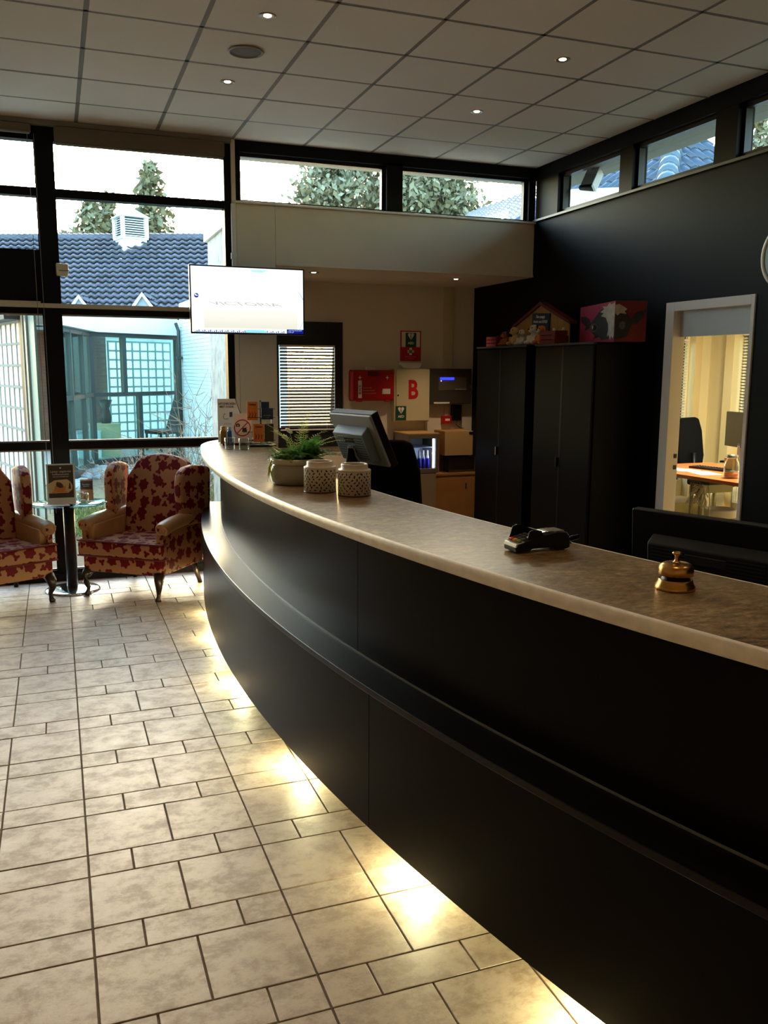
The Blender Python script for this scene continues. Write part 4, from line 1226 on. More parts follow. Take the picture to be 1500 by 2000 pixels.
def heart(parent, x, z, w, y, nm='heart'):
    for s in (-1, 1):
        pts = [(0.06*s, 0.72), (0.25*s, 0.98), (0.6*s, 1.0), (0.9*s, 0.8), (0.95*s, 0.5), (0.7*s, 0.05), (0.1*s, -0.75), (0.02*s, -0.85), (0.14*s, -0.1), (0.02*s if s > 0 else -0.2, 0.25)]
        if s < 0: pts = pts[::-1]
        B().prism([(x + w*a, z + w*c) for a, c in pts], y-0.001, y, 'y').obj(nm, SIGNWHITE, parent)
bc = thing('defibrillator_cabinet', 'cream steel wall cabinet with a red letter B and AED sticker', 'cabinet', (3.53, AY, 1.455))
B().box(-0.205, 0.20, -0.09, -0.002, -0.275, 0.275).obj('body', mat('cabinet_cream', rgb(196,184,150), 0.5), bc, bevel=0.004)
B().box(-0.185, 0.195, -0.102, -0.09, -0.268, 0.268).obj('door', mat('cabinet_cream', (0,0,0,1)), bc, bevel=0.004)
text('B', 0.27, mat('letter_red', rgb(186,24,36), 0.5), bc, (0.004, -0.1035, 0.05), bold=0.008, sx=0.78)
B().lathe([(0.009, 0), (0.009, 0.006), (0, 0.006)], 10, (0,0,0), Matrix.Translation((-0.165, -0.102, 0.0)) @ Mx, cap=False).obj('lock', BLACK, bc)
st = B().box(-0.188, -0.072, -0.1045, -0.102, -0.262, -0.112).obj('aed_sticker', SIGNGREEN, bc)
heart(st, -0.130, -0.16, 0.037, -0.1046)
text('AED', 0.036, SIGNWHITE, st, (-0.130, -0.1055, -0.222), bold=0.0008)
cp = thing('alarm_control_panel', 'dark grey alarm panel with lit blue display on the alcove wall', 'control panel', (3.97, AY, 1.545))
B().box(-0.25, 0.255, -0.09, -0.002, -0.185, 0.19).obj('housing', mat('panel_brown_grey', rgb(62,54,48), 0.5), cp, bevel=0.006)
B().box(-0.135, 0.19, -0.093, -0.09, -0.04, 0.1).obj('face_plate', mat('panel_face', rgb(92,84,72), 0.5), cp)
B().box(-0.12, 0.045, -0.096, -0.093, 0.07, 0.098).obj('display', mat('blue_display', rgb(30,40,255), 0.3, emit=rgb(40,50,255), es=2.2), cp, bevel=0.006)
B().box(-0.188, -0.005, -0.094, -0.09, -0.18, -0.165).obj('label_strip', SIGNWHITE, cp)
B().box(0.06, 0.19, -0.097, -0.093, -0.035, -0.022).obj('key_strip', GREY, cp)
B().ball((-0.108, -0.094, 0.06), 0.005, 8, 6).obj('led', mat('led_white', rgb(255,255,255), 0.4, emit=rgb(255,255,255), es=2), cp)
b = B().tube([(0.235, -0.09, 0.02), (0.25, -0.098, -0.02), (0.248, -0.1, -0.055)], 0.004, 5).box(0.24, 0.256, -0.104, -0.096, -0.09, -0.05)
b.obj('hanging_key', STEEL, cp)
s1 = thing('aed_wall_sign', 'red and white wall sign with green AED heart panel and white cross', 'sign', (3.543, AY, 1.97))
B().box(-0.117, 0.117, -0.006, -0.001, -0.157, 0.157).obj('plate', SIGNRED, s1)
B().box(-0.104, 0.104, -0.0072, -0.006, -0.012, 0.146).obj('white_panel', SIGNWHITE, s1)
gp = B().box(-0.06, 0.062, -0.0084, -0.0072, -0.012, 0.136).obj('green_panel', SIGNGREEN, s1)
heart(gp, 0.001, 0.095, 0.037, -0.0086)
text('AED', 0.036, SIGNWHITE, gp, (0.001, -0.0092, 0.028), bold=0.0008)
B().box(-0.014, 0.014, -0.0074, -0.006, -0.095, -0.02).box(-0.037, 0.037, -0.0074, -0.006, -0.0715, -0.0435).obj('white_cross', SIGNWHITE, s1)
text('automatische externe', 0.014, mat('print_pink', (0,0,0,1)), s1, (0, -0.0068, -0.112)); text('defibrillator', 0.014, mat('print_pink', (0,0,0,1)), s1, (0, -0.0068, -0.13))
em = thing('emergency_light', 'small curved white wall unit under the AED sign', 'lamp', (3.525, AY, 1.765))
B().prism([(-0.12, 0.03), (0.12, 0.03), (0.12, 0.0), (0.09, -0.028), (0.05, -0.034), (-0.05, -0.034), (-0.09, -0.028), (-0.12, 0.0)], -0.075, -0.001, 'y').obj('housing', WHITEGLOSS, em, bevel=0.01, seg=3)
# ducts
struct(B().box(3.915, 4.02, AY-0.03, AY, 1.735, 2.59).box(3.71, 3.742, AY-0.025, AY, 0.6, 1.18).box(3.94, 3.985, AY-0.02, AY, 1.2, 1.36).obj('trim_7', mat('duct_cream', rgb(200,186,156), 0.6)))
ss = thing('red_call_point', 'small red fire call point on the alcove wall under the alarm panel', 'call point', (3.96, AY, 1.188))
B().box(-0.056, 0.056, -0.045, -0.001, -0.043, 0.043).obj('housing', RED, ss, bevel=0.004)
B().box(-0.02, 0.035, -0.047, -0.045, -0.012, 0.012).obj('window', SIGNWHITE, ss)
pa = thing('power_adapter', 'black plug-in adapter hanging below the alarm panel', 'adapter', (4.075, AY, 1.262))
B().box(-0.058, 0.058, -0.055, -0.001, -0.086, 0.086).obj('body', BLACK, pa, bevel=0.012, seg=3)
B().tube([(0.02, -0.03, -0.08), (0.0, -0.035, -0.13), (0.05, -0.03, -0.165), (0.1, -0.02, -0.17)], 0.004, 6).obj('cable', BLACK, pa, smooth=True)

# fridge, cupboards
fr = thing('mini_fridge', 'small glass-door fridge with blue-lit drinks on the low cupboard', 'fridge', (3.52, 8.25, 0.665))
FRG = mat('fridge_grey', rgb(112, 102, 88), 0.45)
b = B().box(-0.17, 0.17, 0.03, 0.42, 0.0, 0.03).box(-0.17, 0.17, 0.03, 0.42, 0.37, 0.40).box(-0.17, -0.14, 0.03, 0.42, 0.03, 0.37).box(0.14, 0.17, 0.03, 0.42, 0.03, 0.37).box(-0.17, 0.17, 0.39, 0.42, 0.03, 0.37)
b.obj('body', FRG, fr)
b = B().box(-0.17, 0.17, 0.0, 0.028, 0.0, 0.045).box(-0.17, 0.17, 0.0, 0.028, 0.36, 0.40).box(-0.17, -0.14, 0.0, 0.028, 0.045, 0.36).box(0.137, 0.17, 0.0, 0.028, 0.045, 0.36)
dd = b.obj('door', FRG, fr)
B().box(-0.14, 0.137, 0.012, 0.016, 0.045, 0.36).obj('door_glass', GLASS, dd)
B().box(-0.14, 0.14, 0.36, 0.388, 0.03, 0.37).obj('liner', mat('fridge_liner', rgb(196,200,214), 0.5), fr)
B().box(-0.138, 0.138, 0.06, 0.36, 0.258, 0.264).obj('shelf', mat('shelf_pale', rgb(190,200,230), 0.3), fr)
B().box(0.122, 0.136, 0.035, 0.05, 0.05, 0.35).obj('light_strip', mat('fridge_light', rgb(240,244,255), 0.4, emit=rgb(215,225,255), es=7), fr)
ldd = bpy.data.lights.new('fridge_lamp', 'AREA'); ldd.shape = 'RECTANGLE'; ldd.size = 0.02; ldd.size_y = 0.28; ldd.energy = 0.5; ldd.color = (0.6, 0.68, 1.0)
lo = bpy.data.objects.new('fridge_lamp', ldd); COL.objects.link(lo); lo.parent = fr; lo.location = (0.115, 0.12, 0.2); lo.rotation_euler = (0, PI/2, 0)
B().box(-0.175, 0.175, 0.0, 0.42, 0.40, 0.412).obj('top_tray', mat('tray_wood', rgb(186,146,90), 0.5), fr, bevel=0.002)
for k in range(3):
    t = thing('drink_bottle', ('blue bottle with white top nearest the fridge hinge', 'blue bottle with white top in the middle of the fridge row', 'blue bottle with white top nearest the bright fridge strip')[k], 'bottle', (3.505 + 0.047*k, 8.33, 0.6955), 0, 'bottles in the mini fridge')
    B().lathe([(0, 0), (0.02, 0), (0.02, 0.10), (0.016, 0.118), (0, 0.119)], 14, cap=False).obj('bottle_body', mat('bottle_blue', rgb(40,34,190), 0.2), t, smooth=True)
    B().lathe([(0.016, 0.118), (0.010, 0.15), (0.008, 0.185), (0.009, 0.2), (0, 0.2)], 12, cap=False).obj('bottle_neck', SIGNWHITE, t, smooth=True)
lc = thing('grey_low_cupboard', 'grey-beige low cupboard carrying the mini fridge', 'cupboard', (3.52, 8.25, 0))
B().box(-0.16, 0.15, 0.012, 0.42, 0, 0.665).obj('body', mat('cupboard_taupe', rgb(148,132,106), 0.5), lc)
B().box(-0.158, 0.148, 0.0, 0.012, 0.06, 0.655).obj('door', mat('cupboard_taupe', (0,0,0,1)), lc, bevel=0.002)
wc = thing('beech_cupboard', 'beech low cupboard beside the fridge under the wall box', 'cupboard', (3.96, 8.42, 0))
B().box(-0.27, 0.25, 0.014, 0.26, 0, 0.61).obj('body', BEECH, wc)
B().box(-0.27, 0.25, 0.0, 0.27, 0.61, 0.635).obj('top_board', BEECH, wc, bevel=0.002)
dd = B().box(-0.262, 0.245, 0.0, 0.014, 0.05, 0.585).obj('door', BEECH, wc, bevel=0.002)
B().box(0.13, 0.136, -0.008, 0.0, 0.46, 0.52).obj('handle', BLACK, dd)
wb = thing('beech_wall_box', 'square beech box cupboard hanging low on the alcove wall', 'cupboard', (3.99, 8.40, 0.945))
B().box(-0.16, 0.165, 0.012, 0.288, -0.12, 0.135).obj('body', BEECH, wb)
B().box(-0.162, 0.167, 0.0, 0.012, -0.122, 0.137).obj('door', mat('box_front', rgb(196,160,110), 0.5), wb, bevel=0.003)
B().box(0.12, 0.165, -0.004, 0.0, 0.10, 0.125).obj('catch', BLACK, wb)
gb = thing('grey_paper_bin', 'dark grey open bin standing on the beech cupboard', 'bin', (4.05, 8.53, 0.6355))
B().box(-0.15, 0.17, -0.08, 0.08, 0.0, 0.165).obj('body', mat('bin_dark', rgb(74,62,50), 0.6), gb, bevel=0.004)
wp = thing('beech_side_panel', 'narrow upright beech board between fridge and wall box', 'panel', (3.80, 8.5, 0.6355))
B().box(-0.05, 0.0, -0.02, 0.16, 0, 0.36).obj('board', BEECH, wp)

# ================================================================== TELEVISION
tv = thing('wall_television', 'flat television showing a bright white page, hung before the windows', 'television', (1.5065, 7.2, 2.27))
B().box(-0.47, 0.47, 0.006, 0.045, -0.268, 0.268).obj('housing', BLACK, tv, bevel=0.004)
b = B().box(-0.47, 0.47, -0.004, 0.006, 0.258, 0.268).box(-0.47, 0.47, -0.004, 0.006, -0.268, -0.255).box(-0.47, -0.459, -0.004, 0.006, -0.255, 0.258).box(0.459, 0.47, -0.004, 0.006, -0.255, 0.258)
b.obj('bezel', mat('bezel_blue_black', rgb(16,18,26), 0.25), tv)
def scr(name, c, e):
    return mat(name, rgb(20,20,20), 0.3, emit=rgb(*c), es=e)
B().box(-0.459, 0.459, 0.0, 0.005, -0.255, 0.258).obj('screen', scr('screen_white', (246,250,255), 1.15), tv)
def fl_(nm, pts, m, lay):
    return B().prism(pts, -0.0004*lay, 0.0, 'y').obj(nm, m, tv)
m = bpy.data.materials.new('screen_photo')
m.use_nodes = True
nt = m.node_tree; bs = nt.nodes['Principled BSDF']
tc = nt.nodes.new('ShaderNodeTexCoord'); sx_ = nt.nodes.new('ShaderNodeSeparateXYZ')
nt.links.new(tc.outputs['Object'], sx_.inputs[0])
rr = ramp(nt, [(0.0, rgb(222,222,206)), (0.35, rgb(240,238,228)), (0.7, rgb(255,255,252))])
mr = nt.nodes.new('ShaderNodeMapRange'); mr.inputs['From Min'].default_value = -0.225; mr.inputs['From Max'].default_value = 0.14
nt.links.new(sx_.outputs[2], mr.inputs[0]); nt.links.new(mr.outputs[0], rr.inputs[0])
bs.inputs['Base Color'].default_value = (0.01, 0.01, 0.01, 1)
nt.links.new(rr.outputs[0], bs.inputs['Emission Color']); bs.inputs['Emission Strength'].default_value = 1.0
fl_('page_picture', [(-0.362, -0.222), (0.41, -0.222), (0.41, 0.20), (-0.362, 0.12)], m, 1)
SG = scr('screen_grey', (186,186,182), 1.0)
text('VICTORIA', 0.085, SG, tv, (0.0, -0.0012, -0.028), sx=1.55, shear=-0.5).scale = (1.5, 0.42, 1)
fl_('cyan_flash', [(0.02, 0.245), (0.16, 0.248), (0.12, 0.225), (0.04, 0.228)], scr('screen_cyan', (176,236,236), 1.0), 1)
fl_('bottom_strip', [(-0.03, -0.253), (0.16, -0.253), (0.12, -0.232), (-0.02, -0.232)], scr('screen_cyan2', (140,228,246), 1.0), 2)
b = B()
for k in range(48):
    x = -0.44 + 0.0155*k
    b.box(x, x+0.009, -0.0006, 0.0, -0.2545, -0.2545 + 0.006 + 0.006*((k*7) % 3))
stuff(b.obj('ticker_line', scr('screen_blue', (60,120,200), 0.8), tv))
fl_('line_art', [(0.418, 0.085), (0.422, 0.085), (0.459, 0.03), (0.459, 0.02)], scr('screen_teal', (120,190,196), 0.9), 2)
fl_('line_art', [(0.45, -0.17), (0.459, -0.16), (0.459, -0.155), (0.43, -0.225), (0.426, -0.225)], scr('screen_teal', (0,0,0), 1), 2)
fl_('clock_box', [(0.318, -0.255), (0.459, -0.255), (0.459, -0.222), (0.318, -0.222)], scr('screen_navy', (8,24,140), 0.9), 3)
SW = scr('screen_text', (190,214,255), 1.0)
text('zaterdag 03-02-2018', 0.0135, SW, tv, (0.388, -0.0016, -0.231)); text('17:05 uur', 0.0135, SW, tv, (0.325, -0.0016, -0.245), align='LEFT')
fl_('logo_disc', [(-0.418 + 0.018*math.cos(2*PI*k/20), 0.03 + 0.018*math.sin(2*PI*k/20)) for k in range(20)], scr('screen_logo', (14,60,140), 0.9), 2)
fl_('logo_mark', [(-0.432, 0.034), (-0.424, 0.044), (-0.42, 0.036), (-0.402, 0.03), (-0.42, 0.026), (-0.426, 0.03)], scr('screen_white', (0,0,0), 1), 3)
B().box(-0.1, 0.1, 0.045, 0.06, -0.1, 0.1).box(0.06, 0.16, 0.06, 0.245, -0.04, 0.04).box(0.02, 0.2, 0.235, 0.25, -0.12, 0.12).obj('wall_bracket', BLACK, tv)
# cable duct and motion sensor
du = thing('cable_duct', 'narrow white cable duct on the window mullion above the television', 'duct', (1.435, D-0.016, 2.2))
B().box(-0.012, 0.018, -0.03, 0.0, 0.0, 0.86).obj('duct_cover', WHITEGLOSS, du, bevel=0.003)
B().box(-0.02, 0.026, -0.036, 0.0, 0.42, 0.47).obj('duct_clip', WHITEGLOSS, du, bevel=0.003)
sn = thing('motion_sensor', 'small cream motion sensor on the dark window mullion', 'sensor', (0.05, D, 2.475))
B().prism([(0.0, -0.045), (0.085, -0.045), (0.09, -0.03), (0.092, 0.045), (0.0, 0.05)], -0.06, -0.001, 'y').obj('housing', mat('sensor_cream', rgb(206,196,170), 0.5), sn, bevel=0.01, seg=3)
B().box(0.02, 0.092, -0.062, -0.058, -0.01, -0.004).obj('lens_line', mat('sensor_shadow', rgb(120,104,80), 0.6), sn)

# ================================================================== LOUNGE CORNER
def subdiv_bm(b, cuts):
    bmesh.ops.subdivide_edges(b.bm, edges=b.bm.edges[:], cuts=cuts, use_grid_fill=True)
def wing_chair(label, loc, rz, grp):
    t = thing('wing_chair', label, 'armchair', loc, rz, grp)
    # seat rail
    B().prism([(-0.335, -0.31), (0.335, -0.31), (0.31, 0.30), (-0.31, 0.30)], 0.19, 0.32, 'z').obj('seat_rail', DAMASK, t, bevel=0.012, uv=True)
    # T-cushion
    b = B().prism([(-0.365, -0.345), (0.365, -0.345), (0.365, -0.25), (0.265, -0.22), (0.255, 0.20), (-0.255, 0.20), (-0.265, -0.22), (-0.365, -0.25)], 0.315, 0.435, 'z')
    o = b.obj('seat_cushion', DAMASK, t, bevel=0.028, seg=4, uv=True)
    pp = [(-0.36, -0.342), (0.36, -0.342), (0.36, -0.25)]
    B().tube([(-0.36, -0.25, 0.433), (-0.362, -0.338, 0.433), (0.362, -0.338, 0.433), (0.36, -0.25, 0.433)], 0.007, 6).tube([(-0.36, -0.25, 0.318), (-0.362, -0.338, 0.318), (0.362, -0.338, 0.318), (0.36, -0.25, 0.318)], 0.007, 6).obj('piping', mat('piping_red', rgb(110,26,26), 0.6), t, smooth=True)
    # crowned top of the cushion
    # back with arched top, leaning backwards
    Mb = Matrix.Translation((0, 0.185, 0.36)) @ Matrix.Rotation(R(-13), 4, 'X')
    pts = [(-0.27, -0.12), (0.27, -0.12), (0.29, 0.2), (0.30, 0.50)]
    for i in range(13):
        a = PI*i/12
        pts.append((0.245*math.cos(a) + 0.0, 0.585 + 0.115*math.sin(a)))
    pts += [(-0.30, 0.50), (-0.29, 0.2)]
    b = B().prism(pts, -0.05, 0.09, 'y', Mb)
    b.obj('backrest', DAMASK, t, bevel=0.035, seg=4, uv=True)
    # wings
    for s in (-1, 1):
        pr = [(0.30, 0.10), (0.03, 0.10), (-0.03, 0.16), (-0.045, 0.30), (-0.05, 0.42), (-0.03, 0.515), (0.03, 0.56), (0.12, 0.572), (0.22, 0.562), (0.32, 0.54)]
        Mw = Matrix.Translation((s*0.315, 0.05, 0.41)) @ Matrix.Rotation(R(-12*s), 4, 'Z')
        B().prism(pr, -0.04, 0.04, 'x', Mw).obj('wing', DAMASK, t, bevel=0.03, seg=4, uv=True)
        # outside panel below the arm
        B().prism([(-0.29, 0.19), (0.31, 0.19), (0.36, 0.56), (-0.26, 0.50)], s*0.315, s*0.345, 'x').obj('side_panel', DAMASK, t, bevel=0.01, uv=True)
        # padded arm: inner panel and roll
        b = B()
        b.prism([(-0.27, 0.33), (0.2, 0.33), (0.22, 0.56), (-0.25, 0.54)], s*0.268, s*0.325, 'x')
        b.tube([(s*0.325, 0.27, 0.575), (s*0.325, 0.1, 0.572), (s*0.33, -0.12, 0.563), (s*0.335, -0.255, 0.545), (s*0.335, -0.285, 0.535)], [0.05, 0.052, 0.054, 0.056, 0.052], 18)
        b.obj('arm', LEATHER, t, smooth=True, bevel=0.008)
        # scroll face with curl and floral facing
        b = B()
        sp_ = []
        for i in range(26):
            a = 0.4 + i*0.36
            rr_ = 0.05*(1 - i/30)
            sp_.append((s*(0.335 + rr_*math.cos(a)), -0.289, 0.537 + rr_*math.sin(a)))
        b.tube(sp_, 0.006, 6)
        b.obj('scroll', LEATHER, t, smooth=True)
        B().prism([(s*0.335+0.036*math.cos(2*PI*k/16), 0.537+0.036*math.sin(2*PI*k/16)) for k in range(16)], -0.291, -0.28, 'y').prism([(s*0.30, 0.36), (s*0.35, 0.36), (s*0.352, 0.50), (s*0.32, 0.50)], -0.288, -0.27, 'y').obj('scroll_facing', DAMASK, t, uv=True)
        # front cabriole leg
        B().tube([(s*0.305, -0.285, 0.20), (s*0.318, -0.312, 0.155), (s*0.318, -0.318, 0.11), (s*0.305, -0.302, 0.06), (s*0.308, -0.312, 0.025), (s*0.312, -0.325, 0.004)], [0.042, 0.036, 0.026, 0.017, 0.019, 0.024], 10).obj('front_leg', DARKWOOD, t, smooth=True)
        B().tube([(s*0.285, 0.26, 0.21), (s*0.295, 0.29, 0.1), (s*0.305, 0.325, 0.002)], [0.026, 0.021, 0.018], 8).obj('rear_leg', DARKWOOD, t, smooth=True)
    return t
GC = 'wing chairs by the window'
wing_chair('whole red-flowered wing chair with beige arms, right of the glass table', (0.585, 6.945, 0), R(-37.5), GC)
wing_chair('red-flowered wing chair cut by the left edge of the photo', (-0.52, 6.93, 0), R(24.6), GC)

tb = thing('pedestal_table', 'small round glass table on a dark pedestal with chrome foot between the wing chairs', 'table', (0.045, 7.10, 0))
B().lathe([(0, 0), (0.205, 0), (0.21, 0.006), (0.195, 0.016), (0.12, 0.028), (0.05, 0.036), (0, 0.036)], 48, cap=False).obj('foot', CHROME, tb, smooth=True)
B().lathe([(0.042, 0.03), (0.042, 0.675)], 20).obj('pedestal', BLACK, tb, smooth=True)
B().lathe([(0.075, 0.672), (0.075, 0.684)], 20).obj('mount_plate', BLACK, tb)
B().lathe([(0, 0.685), (0.283, 0.685), (0.286, 0.689), (0.283, 0.694), (0, 0.694)], 56, cap=False).obj('glass_top', GREENGLASS, tb, smooth=True)
ZT = 0.6945
ts = thing('menu_sign', 'white-framed brown lunch menu stand on the glass table', 'sign', (0.0, 7.06, ZT), R(-2))
Mq = Matrix.Rotation(R(-4), 4, 'X')
B().box(-0.103, 0.103, 0.0, 0.006, 0.0, 0.305, Mq).obj('frame', PAPER, ts)
B().box(-0.11, 0.12, -0.035, 0.09, 0.0, 0.004).obj('foot', PAPER, ts)
BRN = mat('menu_brown', rgb(70, 54, 46), 0.5)
sh = B().box(-0.090, 0.091, -0.0012, 0.0, 0.045, 0.295).obj('printed_sheet', BRN, ts, rot=(R(-4), 0, 0))
text('Lekker uitgebreid', 0.021, SIGNWHITE, sh, (0, -0.002, 0.246)); text('koffiemoment', 0.021, SIGNWHITE, sh, (0, -0.002, 0.225)); text('vraag naar onze lekkernijen', 0.0105, SIGNWHITE, sh, (0, -0.002, 0.207), bold=0.0002)
B().lathe([(0.007, 0), (0.007, 0.0006), (0, 0.0006)], 12, (0,0,0), Matrix.Translation((0, -0.0012, 0.274)) @ Mx, cap=False).obj('round_mark', SIGNWHITE, sh)
B().prism([(-0.089, 0.08), (0.05, 0.082), (0.079, 0.105), (0.084, 0.135), (0.07, 0.165), (0.045, 0.186), (-0.045, 0.18), (-0.089, 0.155)], -0.0018, -0.0012, 'y').obj('photo_plate', mat('menu_cream', rgb(220,186,138), 0.5), sh)
B().prism([(-0.055, 0.1), (0.0, 0.088), (0.03, 0.1), (0.035, 0.13), (0.0, 0.145), (-0.04, 0.14)], -0.0024, -0.0018, 'y').prism([(-0.07, 0.083), (0.04, 0.085), (0.045, 0.094), (-0.06, 0.094)], -0.0024, -0.0018, 'y').obj('photo_cake', mat('menu_orange', rgb(214,132,66), 0.5), sh)
B().prism([(-0.034, 0.135), (-0.01, 0.12), (0.014, 0.122), (0.014, 0.145), (-0.004, 0.162), (-0.03, 0.168), (-0.036, 0.155)], -0.003, -0.0024, 'y').prism([(0.052, 0.112), (0.07, 0.112), (0.068, 0.145), (0.063, 0.168), (0.058, 0.145)], -0.003, -0.0018, 'y').obj('photo_chocolate', mat('menu_chocolate', rgb(80,40,24), 0.5), sh)
cs = thing('small_menu_card', 'small dark brown folded card behind the glass on the round table', 'card', (0.185, 7.18, ZT), R(-3))
B().box(-0.045, 0.05, 0, 0.004, 0, 0.165, Mq).obj('card', mat('card_kraft', rgb(150,108,74), 0.6), cs)
sh = B().box(-0.043, 0.045, -0.0012, 0.0, 0.085, 0.152).obj('printed_sheet', mat('menu_dark', rgb(46,40,38), 0.5), cs, rot=(R(-4), 0, 0))
text('Borrelkaart', 0.012, SIGNWHITE, sh, (0, -0.002, 0.125)); text('vraag ernaar', 0.009, SIGNWHITE, sh, (0, -0.002, 0.112))
B().box(-0.045, 0.05, 0.03, 0.034, 0, 0.15).obj('card_back', mat('card_kraft', (0,0,0,1)), cs)
vs = thing('tealight_glass', 'round clear candle glass in front of the small menu card', 'glass', (0.155, 7.06, ZT))
B().lathe([(0, 0), (0.028, 0), (0.04, 0.02), (0.044, 0.045), (0.038, 0.07), (0.034, 0.078), (0.032, 0.076), (0.036, 0.068), (0.041, 0.045), (0.037, 0.022), (0.026, 0.005), (0, 0.005)], 28, cap=False).obj('glass_wall', CLEAR, vs, smooth=True)
B().lathe([(0, 0.006), (0.02, 0.006), (0.02, 0.022), (0, 0.022)], 16, cap=False).obj('tealight', PAPER, vs)
nw = thing('napkin_stack', 'flat white paper napkin under the menu stand', 'napkin', (-0.03, 6.965, ZT), R(8))
B().box(-0.10, 0.08, -0.05, 0.05, 0.0, 0.004).obj('napkin', PAPER, nw)

# ================================================================== OFFICE FURNITURE
dk = thing('office_desk', 'orange-brown office desk on grey tube legs beyond the doorway', 'desk', (0, 0, 0))
B().prism([(5.53, 6.90), (5.64, 5.7), (6.6, 5.75), (6.6, 7.55), (6.0, 7.55), (5.62, 7.3)], 0.715, 0.75, 'z').obj('desktop', DESKWOOD, dk, bevel=0.003)
for x, y in ((5.82, 6.9), (5.935, 6.9), (5.85, 5.9), (6.45, 7.3)):
    B().tube([(x, y, 0.0), (x, y, 0.712)], 0.02, 10).obj('leg', mat('leg_grey_green', rgb(150,146,112), 0.4, 0.3), dk, smooth=True)
B().box(5.7, 6.1, 6.75, 6.8, 0.66, 0.712).box(5.68, 6.3, 6.5, 6.62, 0.67, 0.714).obj('cable_tray', BLACK, dk)
B().box(5.83, 6.35, 6.93, 6.95, 0.52, 0.6).obj('crossbar', mat('leg_grey_green', (0,0,0,1)), dk)
office_chair('tall_office_chair', 'tall black office chair with arms behind the desk in the lit office', (7.05, 7.98, 0), R(20), 0.58, 0.56, False)
om = thing('office_monitor', 'black monitor standing on the office desk at the doorway edge', 'monitor', (6.22, 6.72, 0.75), R(-100))
B().box(-0.25, 0.25, -0.02, 0.02, 0.24, 0.58).obj('shell', BLACK, om, bevel=0.006)
B().box(-0.235, 0.235, 0.02, 0.022, 0.255, 0.565).obj('screen', mat('screen_off', (0,0,0,1)), om)
B().tube([(0, 0.0, 0.0), (0, 0, 0.26)], 0.03, 8).obj('stand', GREY, om)
B().box(-0.12, 0.12, -0.08, 0.08, 0, 0.012).obj('foot', GREY, om, bevel=0.003)
B().box(-0.02, 0.02, -0.0215, -0.02, 0.27, 0.275).obj('badge', GREY, om)
bi = thing('wooden_box', 'small tan box on the office desk behind the glass jar', 'box', (6.22, 6.82, 0.75))
B().box(-0.045, 0.045, -0.06, 0.06, 0, 0.13).obj('box_body', mat('tan_box', rgb(176,138,84), 0.6), bi, bevel=0.003)
jg = thing('glass_jug', 'clear glass storage jar on the office desk near the door frame', 'jar', (5.80, 6.36, 0.75))
B().lathe([(0, 0), (0.06, 0), (0.066, 0.01), (0.07, 0.10), (0.06, 0.15), (0.045, 0.17), (0.045, 0.19), (0.042, 0.19), (0.042, 0.17), (0.056, 0.148), (0.066, 0.10), (0.062, 0.012), (0, 0.01)], 24, cap=False).obj('glass_wall', CLEAR, jg, smooth=True)
B().lathe([(0.05, 0.19), (0.05, 0.215), (0, 0.22)], 20, cap=False).obj('lid', STEEL, jg, smooth=True)
B().lathe([(0, 0.012), (0.058, 0.014), (0.06, 0.05), (0, 0.055)], 18, cap=False).obj('contents', mat('jar_orange', rgb(196,120,60), 0.6), jg, smooth=True)
for k, (x, y, rz, lb) in enumerate(((5.80, 7.05, 0.3, 'white paper sheets on the office desk nearest the door jamb'), (5.82, 6.74, -0.2, 'white paper sheet at the middle of the office desk edge'))):
    pp = thing('paper_sheet', lb, 'paper', (x, y, 0.7502), rz, 'papers on the office desk')
    B().box(-0.11, 0.11, -0.15, 0.15, 0, 0.003).obj('sheet', PAPER, pp)
ky = thing('keyboard', 'black keyboard lying on the office desk behind the papers', 'keyboard', (6.12, 6.98, 0.75), 0.2)
B().box(-0.08, 0.08, -0.22, 0.22, 0, 0.02).obj('base', BLACK, ky, bevel=0.004)
for i in range(4):
    for j in range(12):
        if i == 0 and j == 0:
            k0 = B().box(-0.007, 0.007, -0.007, 0.007, 0, 0.005).obj('key', DGREY, ky)
            o = k0
        else: o = link('key', k0.data, ky)
        o.location = (-0.05 + 0.033*i, -0.19 + 0.034*j, 0.02)
ra = thing('radiator', 'cream panel radiator under the office window', 'radiator', (OXR, 7.4, 0))
B().box(-0.10, -0.04, -0.95, 0.95, 0.14, 0.64).obj('panel', mat('radiator_cream', rgb(232,226,190), 0.4), ra, bevel=0.01)
rb0 = B().box(-0.112, -0.10, -0.012, 0.012, 0.17, 0.61).obj('rib', mat('radiator_cream', (0,0,0,1)), ra, bevel=0.004)
for i in range(-22, 23):
    o = rb0 if i == -22 else copy_tree(rb0, ra)
    o.location = (0, 0.041*i, 0)
B().box(-0.045, -0.001, -0.6, -0.55, 0.2, 0.6).box(-0.045, -0.001, 0.55, 0.6, 0.2, 0.6).obj('bracket', GREY, ra)
pb = thing('pedestal_cabinet', 'cream drawer pedestal under the office desk beside the tube legs', 'cabinet', (5.95, 7.25, 0))
B().box(-0.2, 0.2, -0.2, 0.2, 0.03, 0.42).obj('body', mat('pedestal_cream', rgb(216,204,150), 0.5), pb, bevel=0.004)
for z in (0.06, 0.18, 0.30): B().box(-0.212, -0.2, -0.19, 0.19, z, z+0.11).obj('drawer', mat('pedestal_cream', (0,0,0,1)), pb, bevel=0.003)
wbk = thing('waste_bin', 'grey waste bin with white liner under the office desk', 'bin', (6.12, 6.82, 0))
B().lathe([(0, 0), (0.12, 0), (0.15, 0.36), (0.146, 0.36), (0.116, 0.01), (0, 0.01)], 24, cap=False).obj('bin_body', mat('bin_grey', rgb(122,116,98), 0.5), wbk, smooth=True)
B().lathe([(0.152, 0.30), (0.156, 0.37), (0.145, 0.38), (0.14, 0.3)], 24, cap=False).obj('liner', SIGNWHITE, wbk, smooth=True)
